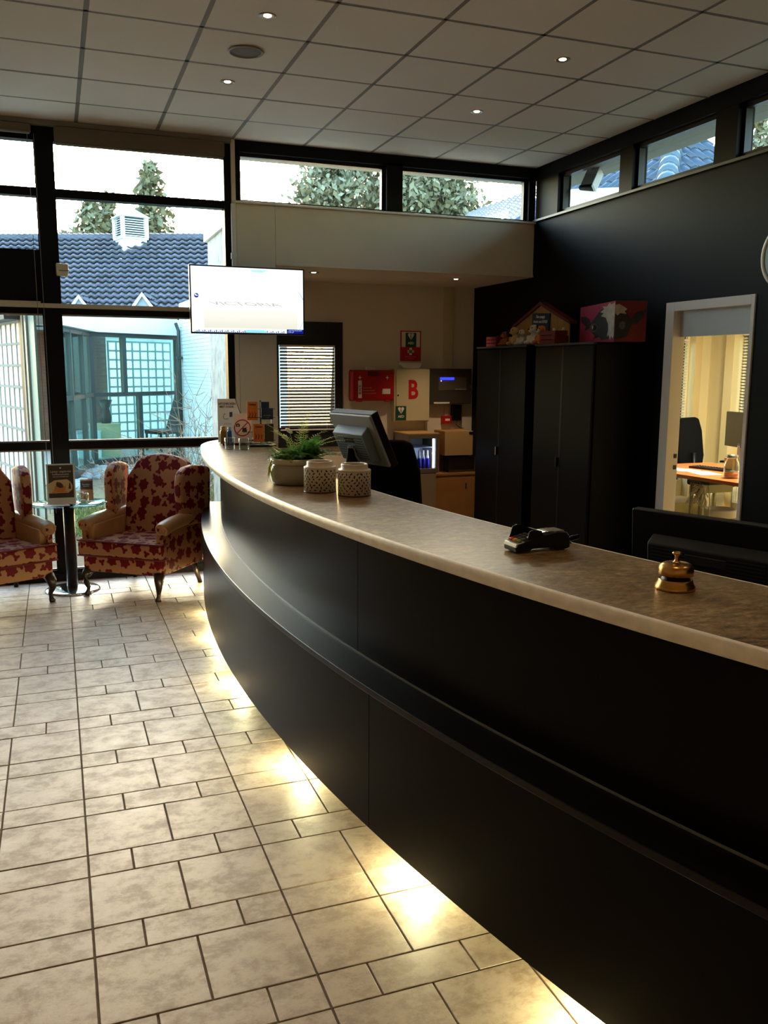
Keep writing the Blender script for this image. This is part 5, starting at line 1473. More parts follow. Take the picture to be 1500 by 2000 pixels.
cbn = thing('cable_bundle', 'tangle of white cables hanging under the office desk', 'cables', (5.95, 6.85, 0.40))
b = B(); rnd = random.Random(5)
for k in range(7):
    p = []
    ph = rnd.uniform(0, 6)
    for i in range(18):
        p.append((-0.1 + 0.05*math.sin(i*0.5+ph) + rnd.uniform(-0.004, 0.004), 0.15*math.cos(i*0.37+ph), 0.12 + 0.1*math.sin(i*0.45+ph*2)))
    b.tube(p, 0.006, 5, cap=False)
b.tube([(-0.1, -0.12, 0.30), (-0.12, -0.2, 0.1), (-0.11, -0.19, -0.2), (-0.1, -0.17, -0.395)], 0.006, 5)
b.obj('cable', mat('cable_white', rgb(206,198,170), 0.5), cbn, smooth=True)
def oblind(nm, label, loc, rz, w, h, col):
    t = thing(nm, label, 'blind', loc, rz, None)
    s0 = B().box(-w/2, w/2, -0.012, 0.012, -0.001, 0.001).obj('slat', col, t)
    n = int(h/0.036)
    for i in range(n):
        o = s0 if i == 0 else link('slat', s0.data, t)
        o.location = (0, 0, -0.03 - 0.036*i); o.rotation_euler = (R(-30), 0, 0)
    B().box(-w/2, w/2, -0.015, 0.015, -0.015, 0.01).obj('head_rail', WHITEGLOSS, t)
    return t
oblind('office_blind', 'cream slatted blind in the office back window seen past the door jamb', (6.8, OYB-0.03, 2.1), 0, 1.14, 1.7, mat('slat_cream', rgb(212,204,178), 0.5))
oblind('office_blind', 'brown slatted blind in the office side window above the radiator', (OXR-0.03, 7.66, 2.16), R(-90), 1.5, 1.28, mat('slat_brown', rgb(98,88,72), 0.5))
win_o = struct(B().box(6.2, 7.39, OYB+0.05, OYB+0.1, 0.35, 0.40).box(6.2, 7.39, OYB+0.05, OYB+0.1, 2.1, 2.15).box(6.2, 6.25, OYB+0.05, OYB+0.1, 0.4, 2.1).box(7.34, 7.39, OYB+0.05, OYB+0.1, 0.4, 2.1).obj('window_5', FRAME))
B().box(6.25, 7.34, OYB+0.07, OYB+0.076, 0.4, 2.1).obj('pane', GLASS, win_o)
win_p = struct(B().box(OXR+0.05, OXR+0.1, 6.9, 8.42, 0.85, 0.9).box(OXR+0.05, OXR+0.1, 6.9, 8.42, 2.15, 2.2).box(OXR+0.05, OXR+0.1, 6.9, 6.95, 0.9, 2.15).box(OXR+0.05, OXR+0.1, 8.37, 8.42, 0.9, 2.15).obj('window_6', FRAME))
B().box(OXR+0.07, OXR+0.076, 6.95, 8.37, 0.9, 2.15).obj('pane', GLASS, win_p)
struct(B().box(WX+0.14, OXR+0.25, OYF-0.2, OYB+0.2, 2.86, 2.95).obj('roof_office', EAVE))

# ================================================================== OUTSIDE
def ground_mat():
    m = bpy.data.materials.new('ground_soil_moss')
    m.use_nodes = True
    nt = m.node_tree; b = nt.nodes['Principled BSDF']
    tc = nt.nodes.new('ShaderNodeTexCoord')
    n1 = nt.nodes.new('ShaderNodeTexNoise'); n1.inputs['Scale'].default_value = 1.6; n1.inputs['Detail'].default_value = 8; n1.inputs['Roughness'].default_value = 0.7
    nt.links.new(tc.outputs['Object'], n1.inputs['Vector'])
    r = ramp(nt, [(0.35, rgb(92,78,58)), (0.5, rgb(120,104,80)), (0.58, rgb(96,104,58)), (0.75, rgb(116,130,70))])
    nt.links.new(n1.outputs['Fac'], r.inputs[0]); nt.links.new(r.outputs[0], b.inputs['Base Color'])
    b.inputs['Roughness'].default_value = 1.0
    n2 = nt.nodes.new('ShaderNodeTexNoise'); n2.inputs['Scale'].default_value = 14; n2.inputs['Detail'].default_value = 6
    nt.links.new(tc.outputs['Object'], n2.inputs['Vector'])
    bp = nt.nodes.new('ShaderNodeBump'); bp.inputs['Strength'].default_value = 1.0; bp.inputs['Distance'].default_value = 0.08
    nt.links.new(n2.outputs['Fac'], bp.inputs['Height']); nt.links.new(bp.outputs[0], b.inputs['Normal'])
    return m
struct(B().box(-45, 60, D+0.12, 80, -0.4, -0.13).box(-45, XL-0.15, -30, D+0.12, -0.4, -0.13).box(WX+0.57, 60, -30, D+0.12, -0.4, -0.13).obj('ground', ground_mat()))
rnd = random.Random(11)
def pebble_mesh(b, x, y, z, r_):
    M = Matrix.Translation((x, y, z)) @ Euler((rnd.uniform(-.4,.4), rnd.uniform(-.4,.4), rnd.uniform(0,6))).to_matrix().to_4x4()
    g = bmesh.ops.create_icosphere(b.bm, subdivisions=1, radius=1.0)
    sx_, sy_, sz_ = r_*rnd.uniform(0.8,1.3), r_*rnd.uniform(0.7,1.0), r_*rnd.uniform(0.4,0.6)
    for v in g['verts']: v.co = M @ Vector((v.co.x*sx_, v.co.y*sy_, v.co.z*sz_))
b = B()
for i in range(900): pebble_mesh(b, rnd.uniform(-1.6, 1.5), rnd.uniform(D+0.14, D+0.75), -0.125, rnd.uniform(0.02, 0.045))
o = b.obj('gravel_strip', mat('pebble_grey', rgb(150,146,138), 0.9, noise=0.3, nscale=6), None)
stuff(o); tag(o, 'grey pebble strip on the ground right outside the left windows', 'gravel')
b = B()
for i in range(330):
    az = rnd.uniform(0.2, 5.4); rr_ = rnd.uniform(15.4, 16.9) if az > 1.4 else rnd.uniform(14.0, 14.9)
    pebble_mesh(b, rr_*math.sin(R(az)), rr_*math.cos(R(az)), -0.11, rnd.uniform(0.06, 0.14))
o = b.obj('white_stones', mat('stone_white', rgb(140,146,144), 0.9, noise=0.3, nscale=3), None)
stuff(o); tag(o, 'pale stones scattered before the glazed corridor across the courtyard', 'stones')
b = B()
for i in range(5200):
    a = rnd.uniform(-0.5, 10); r_ = rnd.uniform(8.6, 13.5)
    x, y = r_*math.sin(R(a)), r_*math.cos(R(a))
    if x > 1.3 and y < 9.2: continue
    if math.sin(x*2.3)*math.cos(y*1.7) < -0.1: continue
    h = rnd.uniform(0.04, 0.13); an = rnd.uniform(0, 6.28); w = 0.012
    dx, dy = math.cos(an)*w, math.sin(an)*w; lx, ly = rnd.uniform(-.06,.06), rnd.uniform(-.06,.06)
    v = [b.bm.verts.new(p) for p in ((x-dx,y-dy,-0.13),(x+dx,y+dy,-0.13),(x+lx,y+ly,-0.13+h))]
    b.bm.faces.new(v)
o = b.obj('grass', mat('grass_green', rgb(112,132,66), 0.8, noise=0.3, nscale=2), None)
stuff(o); tag(o, 'patchy green grass in the courtyard beyond the glass table', 'grass')

struct(B().box(-14, -1.9, 7.9, 24, -0.13, -0.10).box(-14, 7, 21.9, 24, -0.13, -0.10).obj('ground_bounce_paving', mat('pale_bounce_paving', rgb(226,224,216), 0.9)))  # unseen pale ground added to bounce skylight through the glass blocks
# ---- near glass-block wall at the left
GBLK = bpy.data.materials.new('glass_block')
GBLK.use_nodes = True
nt = GBLK.node_tree; nt.nodes.clear()
out = nt.nodes.new('ShaderNodeOutputMaterial'); mx = nt.nodes.new('ShaderNodeMixShader'); mx.inputs[0].default_value = 0.06
tl = nt.nodes.new('ShaderNodeBsdfTranslucent'); tl.inputs[0].default_value = (0.95, 0.97, 0.97, 1)
gl = nt.nodes.new('ShaderNodeBsdfGlossy'); gl.inputs['Roughness'].default_value = 0.15
tp = nt.nodes.new('ShaderNodeBsdfTransparent'); m3 = nt.nodes.new('ShaderNodeMixShader'); m3.inputs[0].default_value = 0.5
nt.links.new(tl.outputs[0], m3.inputs[1]); nt.links.new(tp.outputs[0], m3.inputs[2]); nt.links.new(m3.outputs[0], mx.inputs[1]); nt.links.new(gl.outputs[0], mx.inputs[2]); nt.links.new(mx.outputs[0], out.inputs[0])
MORTAR = mat('block_mortar', rgb(120,128,124), 0.9)
def block_wall(name, label, loc, dirv, ncol, nrow, step, zbot, extra=None, rib=0.012):
    """local x runs along the wall, blocks are single panes set in a mortar grid"""
    rz = math.atan2(dirv[1], dirv[0])
    t = thing(name, label, 'glass wall', (loc[0], loc[1], 0), rz)
    m0 = None
    for i in range(ncol):
        for j in range(nrow):
            if m0 is None:
                o = B().box(0, step-rib*2, -0.006, 0.006, 0, step-rib*2).obj('glass_block', GBLK, t, bevel=0.002, seg=1)
                bpy.context.view_layer.update()
                me = bpy.data.meshes.new_from_object(o.evaluated_get(bpy.context.evaluated_depsgraph_get()))
                o.modifiers.clear(); o.data = me; m0 = me
            else: o = link('glass_block', m0, t)
            o.location = (i*step + rib, 0, zbot + j*step + rib)
    b = B()
    for i in range(ncol+1): b.box(i*step-rib, i*step+rib, -0.012, 0.012, zbot, zbot+nrow*step)
    for j in range(nrow+1): b.box(-rib, ncol*step+rib, -0.014, 0.014, zbot+j*step-rib, zbot+j*step+rib)
    b.obj('mortar_grid', MORTAR, t)
    return t
P0 = polar(-1.72, 8.9, 0); P1 = polar(-2.95, 9.8, 0)
dv = Vector((P1.x-P0.x, P1.y-P0.y)).normalized()
gw = block_wall('glass_block_wall', 'white glass-block wall with dark grid seen through the leftmost window', (P0.x, P0.y), dv, 12, 11, 0.2032, -0.085)
B().box(-0.05, 2.6, -0.12, 0.16, 2.16, 2.36).obj('roof_beam', mat('beam_dark', rgb(58,62,60), 0.7), gw)
B().box(-0.09, -0.014, -0.03, 0.03, -0.13, 2.3).obj('end_post', FRAME, gw)
B().box(-0.16, -0.095, -0.03, 0.03, -0.13, 2.3).obj('tan_jamb', mat('jamb_tan', rgb(128,118,100), 0.7), gw)
B().box(-0.235, -0.165, -0.02, 0.02, -0.13, 2.35).obj('steel_jamb', mat('jamb_grey', rgb(128,138,134), 0.4), gw)
B().box(-0.45, -0.24, -0.02, 0.0, -0.13, 2.2).obj('side_panel', mat('panel_teal_grey', rgb(104,128,124), 0.5), gw)

# ---- glazed corridor across the courtyard
TEAL = mat('corridor_frame', rgb(36, 50, 50), 0.45)
FAS = mat('white_fascia', rgb(206, 212, 212), 0.7)
gc = thing('glazed_corridor', 'glazed corridor with white fascia and dark frames across the courtyard', 'building', (0, 0, 0))
cL, cC, cR = polar(0.1, 14.6, 0), polar(2.08, 17.1, 0), polar(7.45, 18.6, 0)
def span(p, q, name, m, z0, z1, th=0.06, off=0.0, parent=gc, u0=0.0, u1=None):
    d = Vector((q.x-p.x, q.y-p.y)); L_ = d.length
    rz = math.atan2(d.y, d.x)
    M = Matrix.Translation((p.x, p.y, 0)) @ Matrix.Rotation(rz, 4, 'Z')
    return B().box(u0, L_ if u1 is None else u1, off-th/2, off+th/2, z0, z1, M).obj(name, m, parent)
for p, q in ((cL, cC), (cC, cR)):
    span(p, q, 'fascia', FAS, 2.37, 2.68, 0.3, 0.0)
    span(p, q, 'top_rail', TEAL, 2.29, 2.37, 0.08)
    span(p, q, 'transom', TEAL, 1.19, 1.265, 0.08)
    span(p, q, 'bottom_rail', TEAL, -0.13, 0.02, 0.1)
    span(p, q, 'glass_sheet', GREENGLASS, 0.0, 2.33, 0.01)
Lf = Vector((cR.x-cC.x, cR.y-cC.y)).length
Ls = Vector((cC.x-cL.x, cC.y-cL.y)).length
for u in (0.0, Lf*0.345, Lf*0.965):
    span(cC, cR, 'post', TEAL, 1.2 if 0 < u < Lf*0.9 else -0.1, 2.33, 0.09, 0, gc, u-0.045, u+0.045)
span(cC, cR, 'post', TEAL, -0.1, 1.25, 0.09, 0, gc, Lf*0.48, Lf*0.52)
for u in (0.35*Ls, 0.72*Ls):
    span(cL, cC, 'post', TEAL, -0.1, 2.33, 0.09, 0, gc, u-0.04, u+0.04)
dC = Vector((cR.x-cC.x, cR.y-cC.y)).normalized(); nC = Vector((-dC.y, dC.x))
bk0 = Vector((cC.x, cC.y)) + nC*3.2 - dC*2.5
B().prism([(cL.x-0.3, cL.y+0.3), (cC.x, cC.y+0.12), (cR.x, cR.y+0.12), (cR.x+nC.x*3.4, cR.y+nC.y*3.4), (bk0.x, bk0.y), (cL.x-1.5, cL.y+2.5)], 2.62, 2.72, 'z').obj('flat_roof', EAVE, gc)
B().prism([(cL.x, cL.y), (cC.x, cC.y), (cR.x, cR.y), (cR.x+nC.x*3.4, cR.y+nC.y*3.4), (bk0.x, bk0.y)], -0.13, -0.02, 'z').obj('corridor_floor', mat('corridor_floor', rgb(150,146,136), 0.6), gc)
fw = polar(3.15, 20.6, 0); fw2 = polar(6.75, 21.4, 0)
dfw = Vector((fw2.x-fw.x, fw2.y-fw.y)); nfw = int(dfw.length/0.2)
block_wall('glass_block_wall', 'far white glass-block wall seen through the glazed corridor', (fw.x, fw.y), dfw.normalized(), nfw+1, 11, 0.2, 0.1, rib=0.018)
dfn = dfw.normalized()
pA = Vector((fw.x, fw.y)) - dfn*2.2
M = Matrix.Translation((pA.x, pA.y, 0)) @ Matrix.Rotation(math.atan2(dfn.y, dfn.x), 4, 'Z')
bw_ = B()
brick0 = None
gbr = thing('brick_corridor_wall', 'dark brown brick wall beside the far glass blocks in the corridor', 'wall', (pA.x, pA.y, 0), math.atan2(dfn.y, dfn.x))
B().box(0, 2.16, 0.012, 0.1, -0.1, 2.5).obj('core', GROUT, gbr)
BRM = mat('brick_brown', rgb(96,66,54), 0.9, noise=0.3, nscale=4)
for j in range(38):
    for i in range(10):
        bw_.box(0.005 + i*0.215 - (0.1 if j % 2 and i else 0), 0.205 + i*0.215 - (0.1 if j % 2 else 0), 0.0, 0.02, -0.1 + j*0.067, -0.043 + j*0.067)
stuff(bw_.obj('bricks', BRM, gbr))
B().box(2.2 + dfw.length + 0.25, 2.2 + dfw.length + 1.0, 0, 0.2, -0.1, 2.5, M).obj('pier', mat('jamb_grey', (0,0,0,1)), gc)
for lb, az, r_, w, h, c in (('beige cabinet standing inside the glazed corridor', 2.75, 18.3, 0.5, 0.62, rgb(186,166,128)), ('pale low box inside the glazed corridor at its left end', 1.6, 18.0, 0.45, 0.5, rgb(170,190,196))):
    p = polar(az, r_, 0)
    t = thing('corridor_cabinet', lb, 'cabinet', (p.x, p.y, -0.02), 0.3)
    B().box(-w/2, w/2, -0.2, 0.2, 0, h).obj('body', mat(lb[:12], c, 0.6), t)
    B().box(-w/2-0.01, w/2+0.01, -0.21, 0.21, h, h+0.03).obj('top_board', mat(lb[:12], c, 0.6), t)
p = polar(2.85, 18.3, 0)
va = thing('dark_vase', 'dark flared vase on the beige cabinet in the glazed corridor', 'vase', (p.x, p.y, 0.632))
B().lathe([(0, 0), (0.09, 0), (0.11, 0.12), (0.07, 0.3), (0.14, 0.46), (0.13, 0.46), (0.06, 0.3), (0, 0.28)], 18, cap=False).obj('vase_body', BLACK, va, smooth=True)
p = polar(6.35, 19.3, 0)
cc = thing('dark_slanted_chair', 'dark chair with leaning back inside the glazed corridor', 'chair', (p.x, p.y, -0.02), R(-60))
B().box(-0.28, 0.28, -0.3, 0.3, 0.36, 0.44).obj('seat', BLACK, cc)
B().box(-0.28, 0.28, -0.04, 0.04, 0, 0.85, Matrix.Translation((0, 0.28, 0.4)) @ Matrix.Rotation(R(-20), 4, 'X')).obj('backrest', BLACK, cc)
for x, y in ((-.25,-.27),(.25,-.27),(-.25,.27),(.25,.27)): B().box(x-0.02, x+0.02, y-0.02, y+0.02, 0, 0.36).obj('leg', BLACK, cc)

# ---- white brick wall with downpipe
wbp, wbq = polar(7.5, 18.3, 0), polar(9.6, 15.2, 0)
d = Vector((wbq.x-wbp.x, wbq.y-wbp.y)); Lw = d.length
wbw = thing('white_brick_wall', 'white painted brick wall right of the glazed corridor', 'wall', (wbp.x, wbp.y, 0), math.atan2(d.y, d.x))
WBR = mat('white_brick', rgb(200, 212, 214), 0.8, noise=0.08, nscale=3)
B().box(0, Lw, 0.012, 0.2, -0.13, 3.0).obj('core', mat('white_joint', rgb(170,182,186), 0.9), wbw)
b = B()
for j in range(46):
    for i in range(int(Lw/0.22)+1):
        x0 = i*0.22 - (0.11 if j % 2 else 0)
        b.box(max(0, x0+0.004), min(Lw, x0+0.216), 0.0, 0.02, -0.13+j*0.068, -0.07+j*0.068)
stuff(b.obj('bricks', WBR, wbw))
dp = thing('downpipe', 'dark green downpipe on the white wall beside the glazed corridor', 'downpipe', (wbp.x, wbp.y, 0), math.atan2(d.y, d.x))
B().tube([(0.22, -0.06, -0.13), (0.22, -0.06, 2.45), (0.16, -0.10, 2.6)], 0.035, 10).obj('pipe', mat('pipe_green', rgb(30,50,46), 0.5), dp, smooth=True)
for z in (0.6, 1.9): B().box(0.15, 0.29, -0.115, -0.0, z, z+0.05).obj('clip', mat('pipe_green', (0,0,0,1)), dp)

# ---- big tiled roof behind
def tiled(name, parent, p0, p1, q0, q1, tw, th, m, ends=True):
    """pantiles as waves between eave p0-p1 and ridge q0-q1 (world points)"""
    p0, p1, q0, q1 = map(Vector, (p0, p1, q0, q1))
    n = (p1-p0).cross(q0-p0).normalized()
    if n.z < 0: n = -n
    nc = max(1, int(max((p1-p0).length, (q1-q0).length)/tw)); nr = max(1, int((q0-p0).length/th))
    b = B()
    prof = [(0.0, 0.0), (0.18, 0.55), (0.36, 1.0), (0.54, 0.75), (0.7, 0.2), (0.86, 0.0)]
    us = [(i + a)/nc for i in range(nc) for a, _ in prof] + [1.0]
    hs = [h for i in range(nc) for _, h in prof] + [0.0]
    for j in range(nr):
        rows = []
        for v, lift in ((j/nr, 0.05*tw/0.24 + 0.035), ((j+1.06)/nr, 0.0)):
            v = min(v, 1.0)
            a, c = p0.lerp(q0, v), p1.lerp(q1, v)
            rows.append([b.bm.verts.new(a.lerp(c, u) + n*(lift + h*0.05*tw/0.24)) for u, h in zip(us, hs)])
        low = [b.bm.verts.new(v.co - n*0.05) for v in rows[0]]
        for k in range(len(us)-1):
            b.bm.faces.new((rows[0][k], rows[0][k+1], rows[1][k+1], rows[1][k]))
            b.bm.faces.new((low[k], low[k+1], rows[0][k+1], rows[0][k]))
    o = b.obj(name, m, parent, smooth=False)
    return stuff(o)
ROOFT = mat('roof_tile_blue_grey', rgb(78, 82, 92), 0.55, noise=0.35, nscale=2.5, spec=0.25)
br = thing('tiled_roof_building', 'long building with blue-grey tiled roof behind the glazed corridor', 'building', (0, 0, 0))
e0, e1 = polar(-5, 25.5, 0), polar(14, 22.8, 0)
r0, r1 = polar(-5, 30.8, 0), polar(14, 27.5, 0)
e0.z = e1.z = 2.75; r0.z = r1.z = 5.65
tiled('tile_covering', br, e0, e1, r0, r1, 0.24, 0.33, ROOFT)
B().quad(e0 - Vector((0,0,0.06)), e1 - Vector((0,0,0.06)), r1 - Vector((0,0,0.06)), r0 - Vector((0,0,0.06))).obj('deck', DGREY, br)
b = B()
for i in range(60):
    a, c = r0.lerp(r1, i/60), r0.lerp(r1, (i+1.08)/60)
    b.tube([a + Vector((0,0,-0.02)), c + Vector((0,0,-0.04))], [0.16, 0.14], 7)
stuff(b.obj('ridge_tiles', ROOFT, br))
dd_ = Vector((e1.x-e0.x, e1.y-e0.y)); 
span(e0, e1, 'wall', WBR, -0.13, 2.72, 0.2, 0.5, br)
span(e0, e1, 'gutter', TEAL, 2.62, 2.75, 0.16, -0.08, br)
span(r0, r1, 'rear_wall', WBR, -0.13, 5.5, 0.2, 0.2, br)
# dormers
for az, el, sz in ((1.64, 0.0738, 1.0), (5.35, 0.0782, 1.2)):
    rr_ = 26.0
    p = polar(az, 24.9 if az < 3 else 24.35, el)
    along = Vector((dd_.x, dd_.y, 0)).normalized(); back = Vector((-along.y, along.x, 0))
    hw, hh = 0.42*sz, 0.55*sz
    b = B()
    A_, L_, R_ = p, p - along*hw - Vector((0,0,hh)), p + along*hw - Vector((0,0,hh))
    bk = back*2.0
    o = tiled('dormer_roof', br, R_ + along*0.05, R_ + along*0.05 + bk, A_, A_ + bk, 0.2, 0.2, ROOFT)
    o = tiled('dormer_roof', br, L_ - along*0.05 + bk, L_ - along*0.05, A_ + bk, A_, 0.2, 0.2, ROOFT)
    b = B().tube([L_ - back*0.06, A_ - back*0.06, R_ - back*0.06], 0.055, 5)
    b.obj('dormer_bargeboard', FAS, br)
    B().quad(L_, R_, A_).quad(L_, R_, R_ - Vector((0,0,0.8)), L_ - Vector((0,0,0.8))).obj('dormer_gable', mat('gable_grey', rgb(120,134,144), 0.7), br)
# cupola
cu = thing('roof_cupola', 'white louvred ventilation turret on the tiled roof ridge', 'turret', (0, 0, 0))
pc = polar(4.78, 28.2, 0.1)
rzc = R(-4 + 45)
cu.location = (pc.x, pc.y, 0); cu.rotation_euler = (0, 0, math.atan2(dd_.y, dd_.x) + R(38))
TW = mat('turret_white', rgb(214, 226, 228), 0.6)
hw = 0.36
B().box(-hw, hw, -hw, hw, 4.5, 5.50).obj('base', TW, cu)
B().box(-hw-0.04, hw+0.04, -hw-0.04, hw+0.04, 5.50, 5.56).obj('sill', TW, cu)
for x in (-1, 1):
    for y in (-1, 1): B().box(x*hw-0.05, x*hw+0.05, y*hw-0.05, y*hw+0.05, 5.56, 6.13).obj('corner_post', TW, cu)
for j in range(8):
    z = 5.60 + j*0.066
    for s, ax in ((-1,0),(1,0),(-1,1),(1,1)):
        M = Matrix.Rotation(PI/2*ax, 4, 'Z') @ Matrix.Translation((0, s*hw, z)) @ Matrix.Rotation(R(-28*s), 4, 'X')
        B().box(-hw, hw, -0.028, 0.028, -0.006, 0.006, M).obj('louvre_slat', TW, cu)
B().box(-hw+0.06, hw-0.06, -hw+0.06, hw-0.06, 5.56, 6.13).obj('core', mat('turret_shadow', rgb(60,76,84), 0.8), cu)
B().prism([(-hw-0.1, 6.13), (hw+0.1, 6.13), (0, 6.5)], -0.02, 0.02, 'y').lathe([((hw+0.1)*1.414, 6.13), (0, 6.48)], 4, (0,0,0), Matrix.Rotation(PI/4, 4, 'Z')).obj('cap', TW, cu)

# ---- near tiled roof seen through the right clerestory
nr_ = thing('near_tiled_roof', 'blue pantiled hip roof close outside the right clerestory windows', 'roof', (0, 0, 0))
PT = mat('pantile_blue', rgb(62, 78, 96), 0.4, noise=0.3, spec=0.35, nscale=3)
def tile_piece():
    b = B(); n = 10
    L_, w = 0.36, 0.26
    for zoff in (0,):
        r0_, r1_ = [], []
        for i in range(n+1):
            u = -w/2 + w*i/n
            h = 0.045*math.sin(PI*min(1, max(0, (i)/(n*0.62)))) - (0.012*math.sin(PI*max(0, (i/n-0.62)/0.38)))
            r0_.append(b.bm.verts.new((u, 0, h+0.03))); r1_.append(b.bm.verts.new((u, L_, h+0.0)))
        lo_ = [b.bm.verts.new((v.co.x, 0, v.co.z-0.028)) for v in r0_]
        for i in range(n):
            b.bm.faces.new((r0_[i], r0_[i+1], r1_[i+1], r1_[i])); b.bm.faces.new((lo_[i], lo_[i+1], r0_[i+1], r0_[i]))
    return b
# hip point and eave directions
hipB = polar(37.6, 12.0, 0.168)
tm = None
def roof_face(org, ex, ey, ez, ncol, nrow, keep):
    global tm
    for j in range(nrow):
        for i in range(ncol):
            u, v = i*0.235, j*0.33
            if not keep(u, v): continue
            if tm is None:
                o = tile_piece().obj('roof_tile', PT, nr_, smooth=True); tm = o.data
            else: o = link('roof_tile', tm, nr_)
            P = org + ex*u + ey*v
            o.matrix_local = Matrix(((ex.x, ey.x, ez.x, P.x), (ex.y, ey.y, ez.y, P.y), (ex.z, ey.z, ez.z, P.z), (0,0,0,1)))
# left face: eave runs from hip bottom towards the left/back, rises to the right
hb = hipB
ex = Vector((math.sin(R(-5)), math.cos(R(-5)), 0))*-1
eL = hb - ex*3.4
nv = Vector((-ex.y, ex.x, 0))
if nv.x < 0: nv = -nv
ey = (nv*math.cos(R(38)) + Vector((0,0,1))*math.sin(R(38))).normalized()
ez = ex.cross(ey)
if ez.z < 0: ez = -ez
Lf_ = (Vector((hb.x, hb.y)) - Vector((eL.x, eL.y))).length
roof_face(eL - ex*0.8, ex, ey, ez, int((Lf_+0.8)/0.235)+1, 14, lambda u, v: u < Lf_ + 0.8 - v*0.788)
# right face beyond the hip: eave runs to the right
ex2 = Vector((nv.x, nv.y, 0)).normalized()
nv2 = -ex
ey2 = (nv2*math.cos(R(38)) + Vector((0,0,1))*math.sin(R(38))).normalized()
ez2 = ex2.cross(ey2)
if ez2.z < 0: ez2 = -ez2
roof_face(hb + ex2*0.1, ex2, ey2, ez2, 11, 14, lambda u, v: u > v*0.788)
hd_ = (ey*1.0 + ex*(-0.788)).normalized()
for k in range(15):
    a = hb + hd_*(0.34*k); c = hb + hd_*(0.34*(k+1.1))
    B().tube([a + ez*0.05 + Vector((0,0,0.02)), c + ez*0.05], [0.15, 0.12], 12).obj('ridge_tile', mat('ridge_tile_blue', rgb(76,94,108), 0.35), nr_, smooth=True)
deck = B()
deck.prism([(0, 0), (Lf_+0.8, 0), (max(0.1, Lf_+0.8-3.5), 4.5), (0, 4.5)], -0.06, -0.02, 'z', Matrix(((ex.x, ey.x, ez.x, (eL-ex*0.8).x), (ex.y, ey.y, ez.y, (eL-ex*0.8).y), (ex.z, ey.z, ez.z, (eL-ex*0.8).z), (0,0,0,1))))
deck.prism([(0.1, 0), (2.6, 0), (2.6, 4.5), (2.5, 3.2)], -0.06, -0.02, 'z', Matrix(((ex2.x, ey2.x, ez2.x, hb.x), (ex2.y, ey2.y, ez2.y, hb.y), (ex2.z, ey2.z, ez2.z, hb.z), (0,0,0,1))))
deck.obj('deck', DGREY, nr_)
wl = eL - ex*0.8
hw_ = thing('white_parapet', 'bright roughcast parapet in front of the blue tiles outside the first right window', 'wall', (0, 0, 0))
pq, pr = polar(30.4, 10.25, 0), polar(36.2, 10.25, 0)
B().prism([(pq.x, pq.y), (pr.x, pr.y), (pr.x+0.16, pr.y+0.3), (pq.x+0.16, pq.y+0.3)], 2.951, 1.728+0.187*10.5, 'z').obj('wall_face', mat('roughcast_white', rgb(206,220,224), 0.9, noise=0.25, nscale=10, bump=0.6, bscale=30), hw_)
b = B()
b.prism([(wl.x+nv.x*0.3, wl.y+nv.y*0.3), (hb.x+nv.x*0.3-ex.x*0.3, hb.y+nv.y*0.3-ex.y*0.3), (hb.x+nv.x*2.4-ex.x*0.3, hb.y+nv.y*2.4-ex.y*0.3), (wl.x+nv.x*2.4, wl.y+nv.y*2.4)], -0.13, hb.z-0.05, 'z')
b.obj('wall', mat('roughcast_white', rgb(206,220,224), 0.9, noise=0.2, nscale=10, bump=0.6, bscale=30), nr_)

# roof beyond the back clerestory, right end
rb_ = thing('far_tiled_roof', 'pale sloping tiled roof seen through the back clerestory beside the corner', 'roof', (0, 0, 0))
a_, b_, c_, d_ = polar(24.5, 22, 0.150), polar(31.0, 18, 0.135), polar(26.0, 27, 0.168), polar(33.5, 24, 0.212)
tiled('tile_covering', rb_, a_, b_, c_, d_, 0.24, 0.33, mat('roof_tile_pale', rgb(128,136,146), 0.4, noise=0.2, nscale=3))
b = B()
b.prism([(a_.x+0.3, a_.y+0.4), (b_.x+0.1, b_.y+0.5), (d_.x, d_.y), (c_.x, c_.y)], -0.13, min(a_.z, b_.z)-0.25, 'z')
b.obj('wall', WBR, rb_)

# floodlight/heater box outside the first right window
fb_ = thing('outdoor_speaker', 'grey slanted box speaker hanging under the eaves outside the right window', 'speaker', (4.56, 6.95, 3.40))
Mf = Matrix.Rotation(R(30), 4, 'Z') @ Matrix.Rotation(R(38), 4, 'Y')
B().box(-0.05, 0.05, -0.06, 0.06, -0.14, 0.10, Mf).obj('housing', GREY, fb_, bevel=0.006)
B().box(-0.052, 0.052, -0.062, 0.062, -0.15, -0.12, Mf).obj('front_grille', BLACK, fb_)
B().tube([(0, 0, 0.02), (0.01, 0.0, 0.1)], 0.014, 8).obj('bracket', BLACK, fb_)

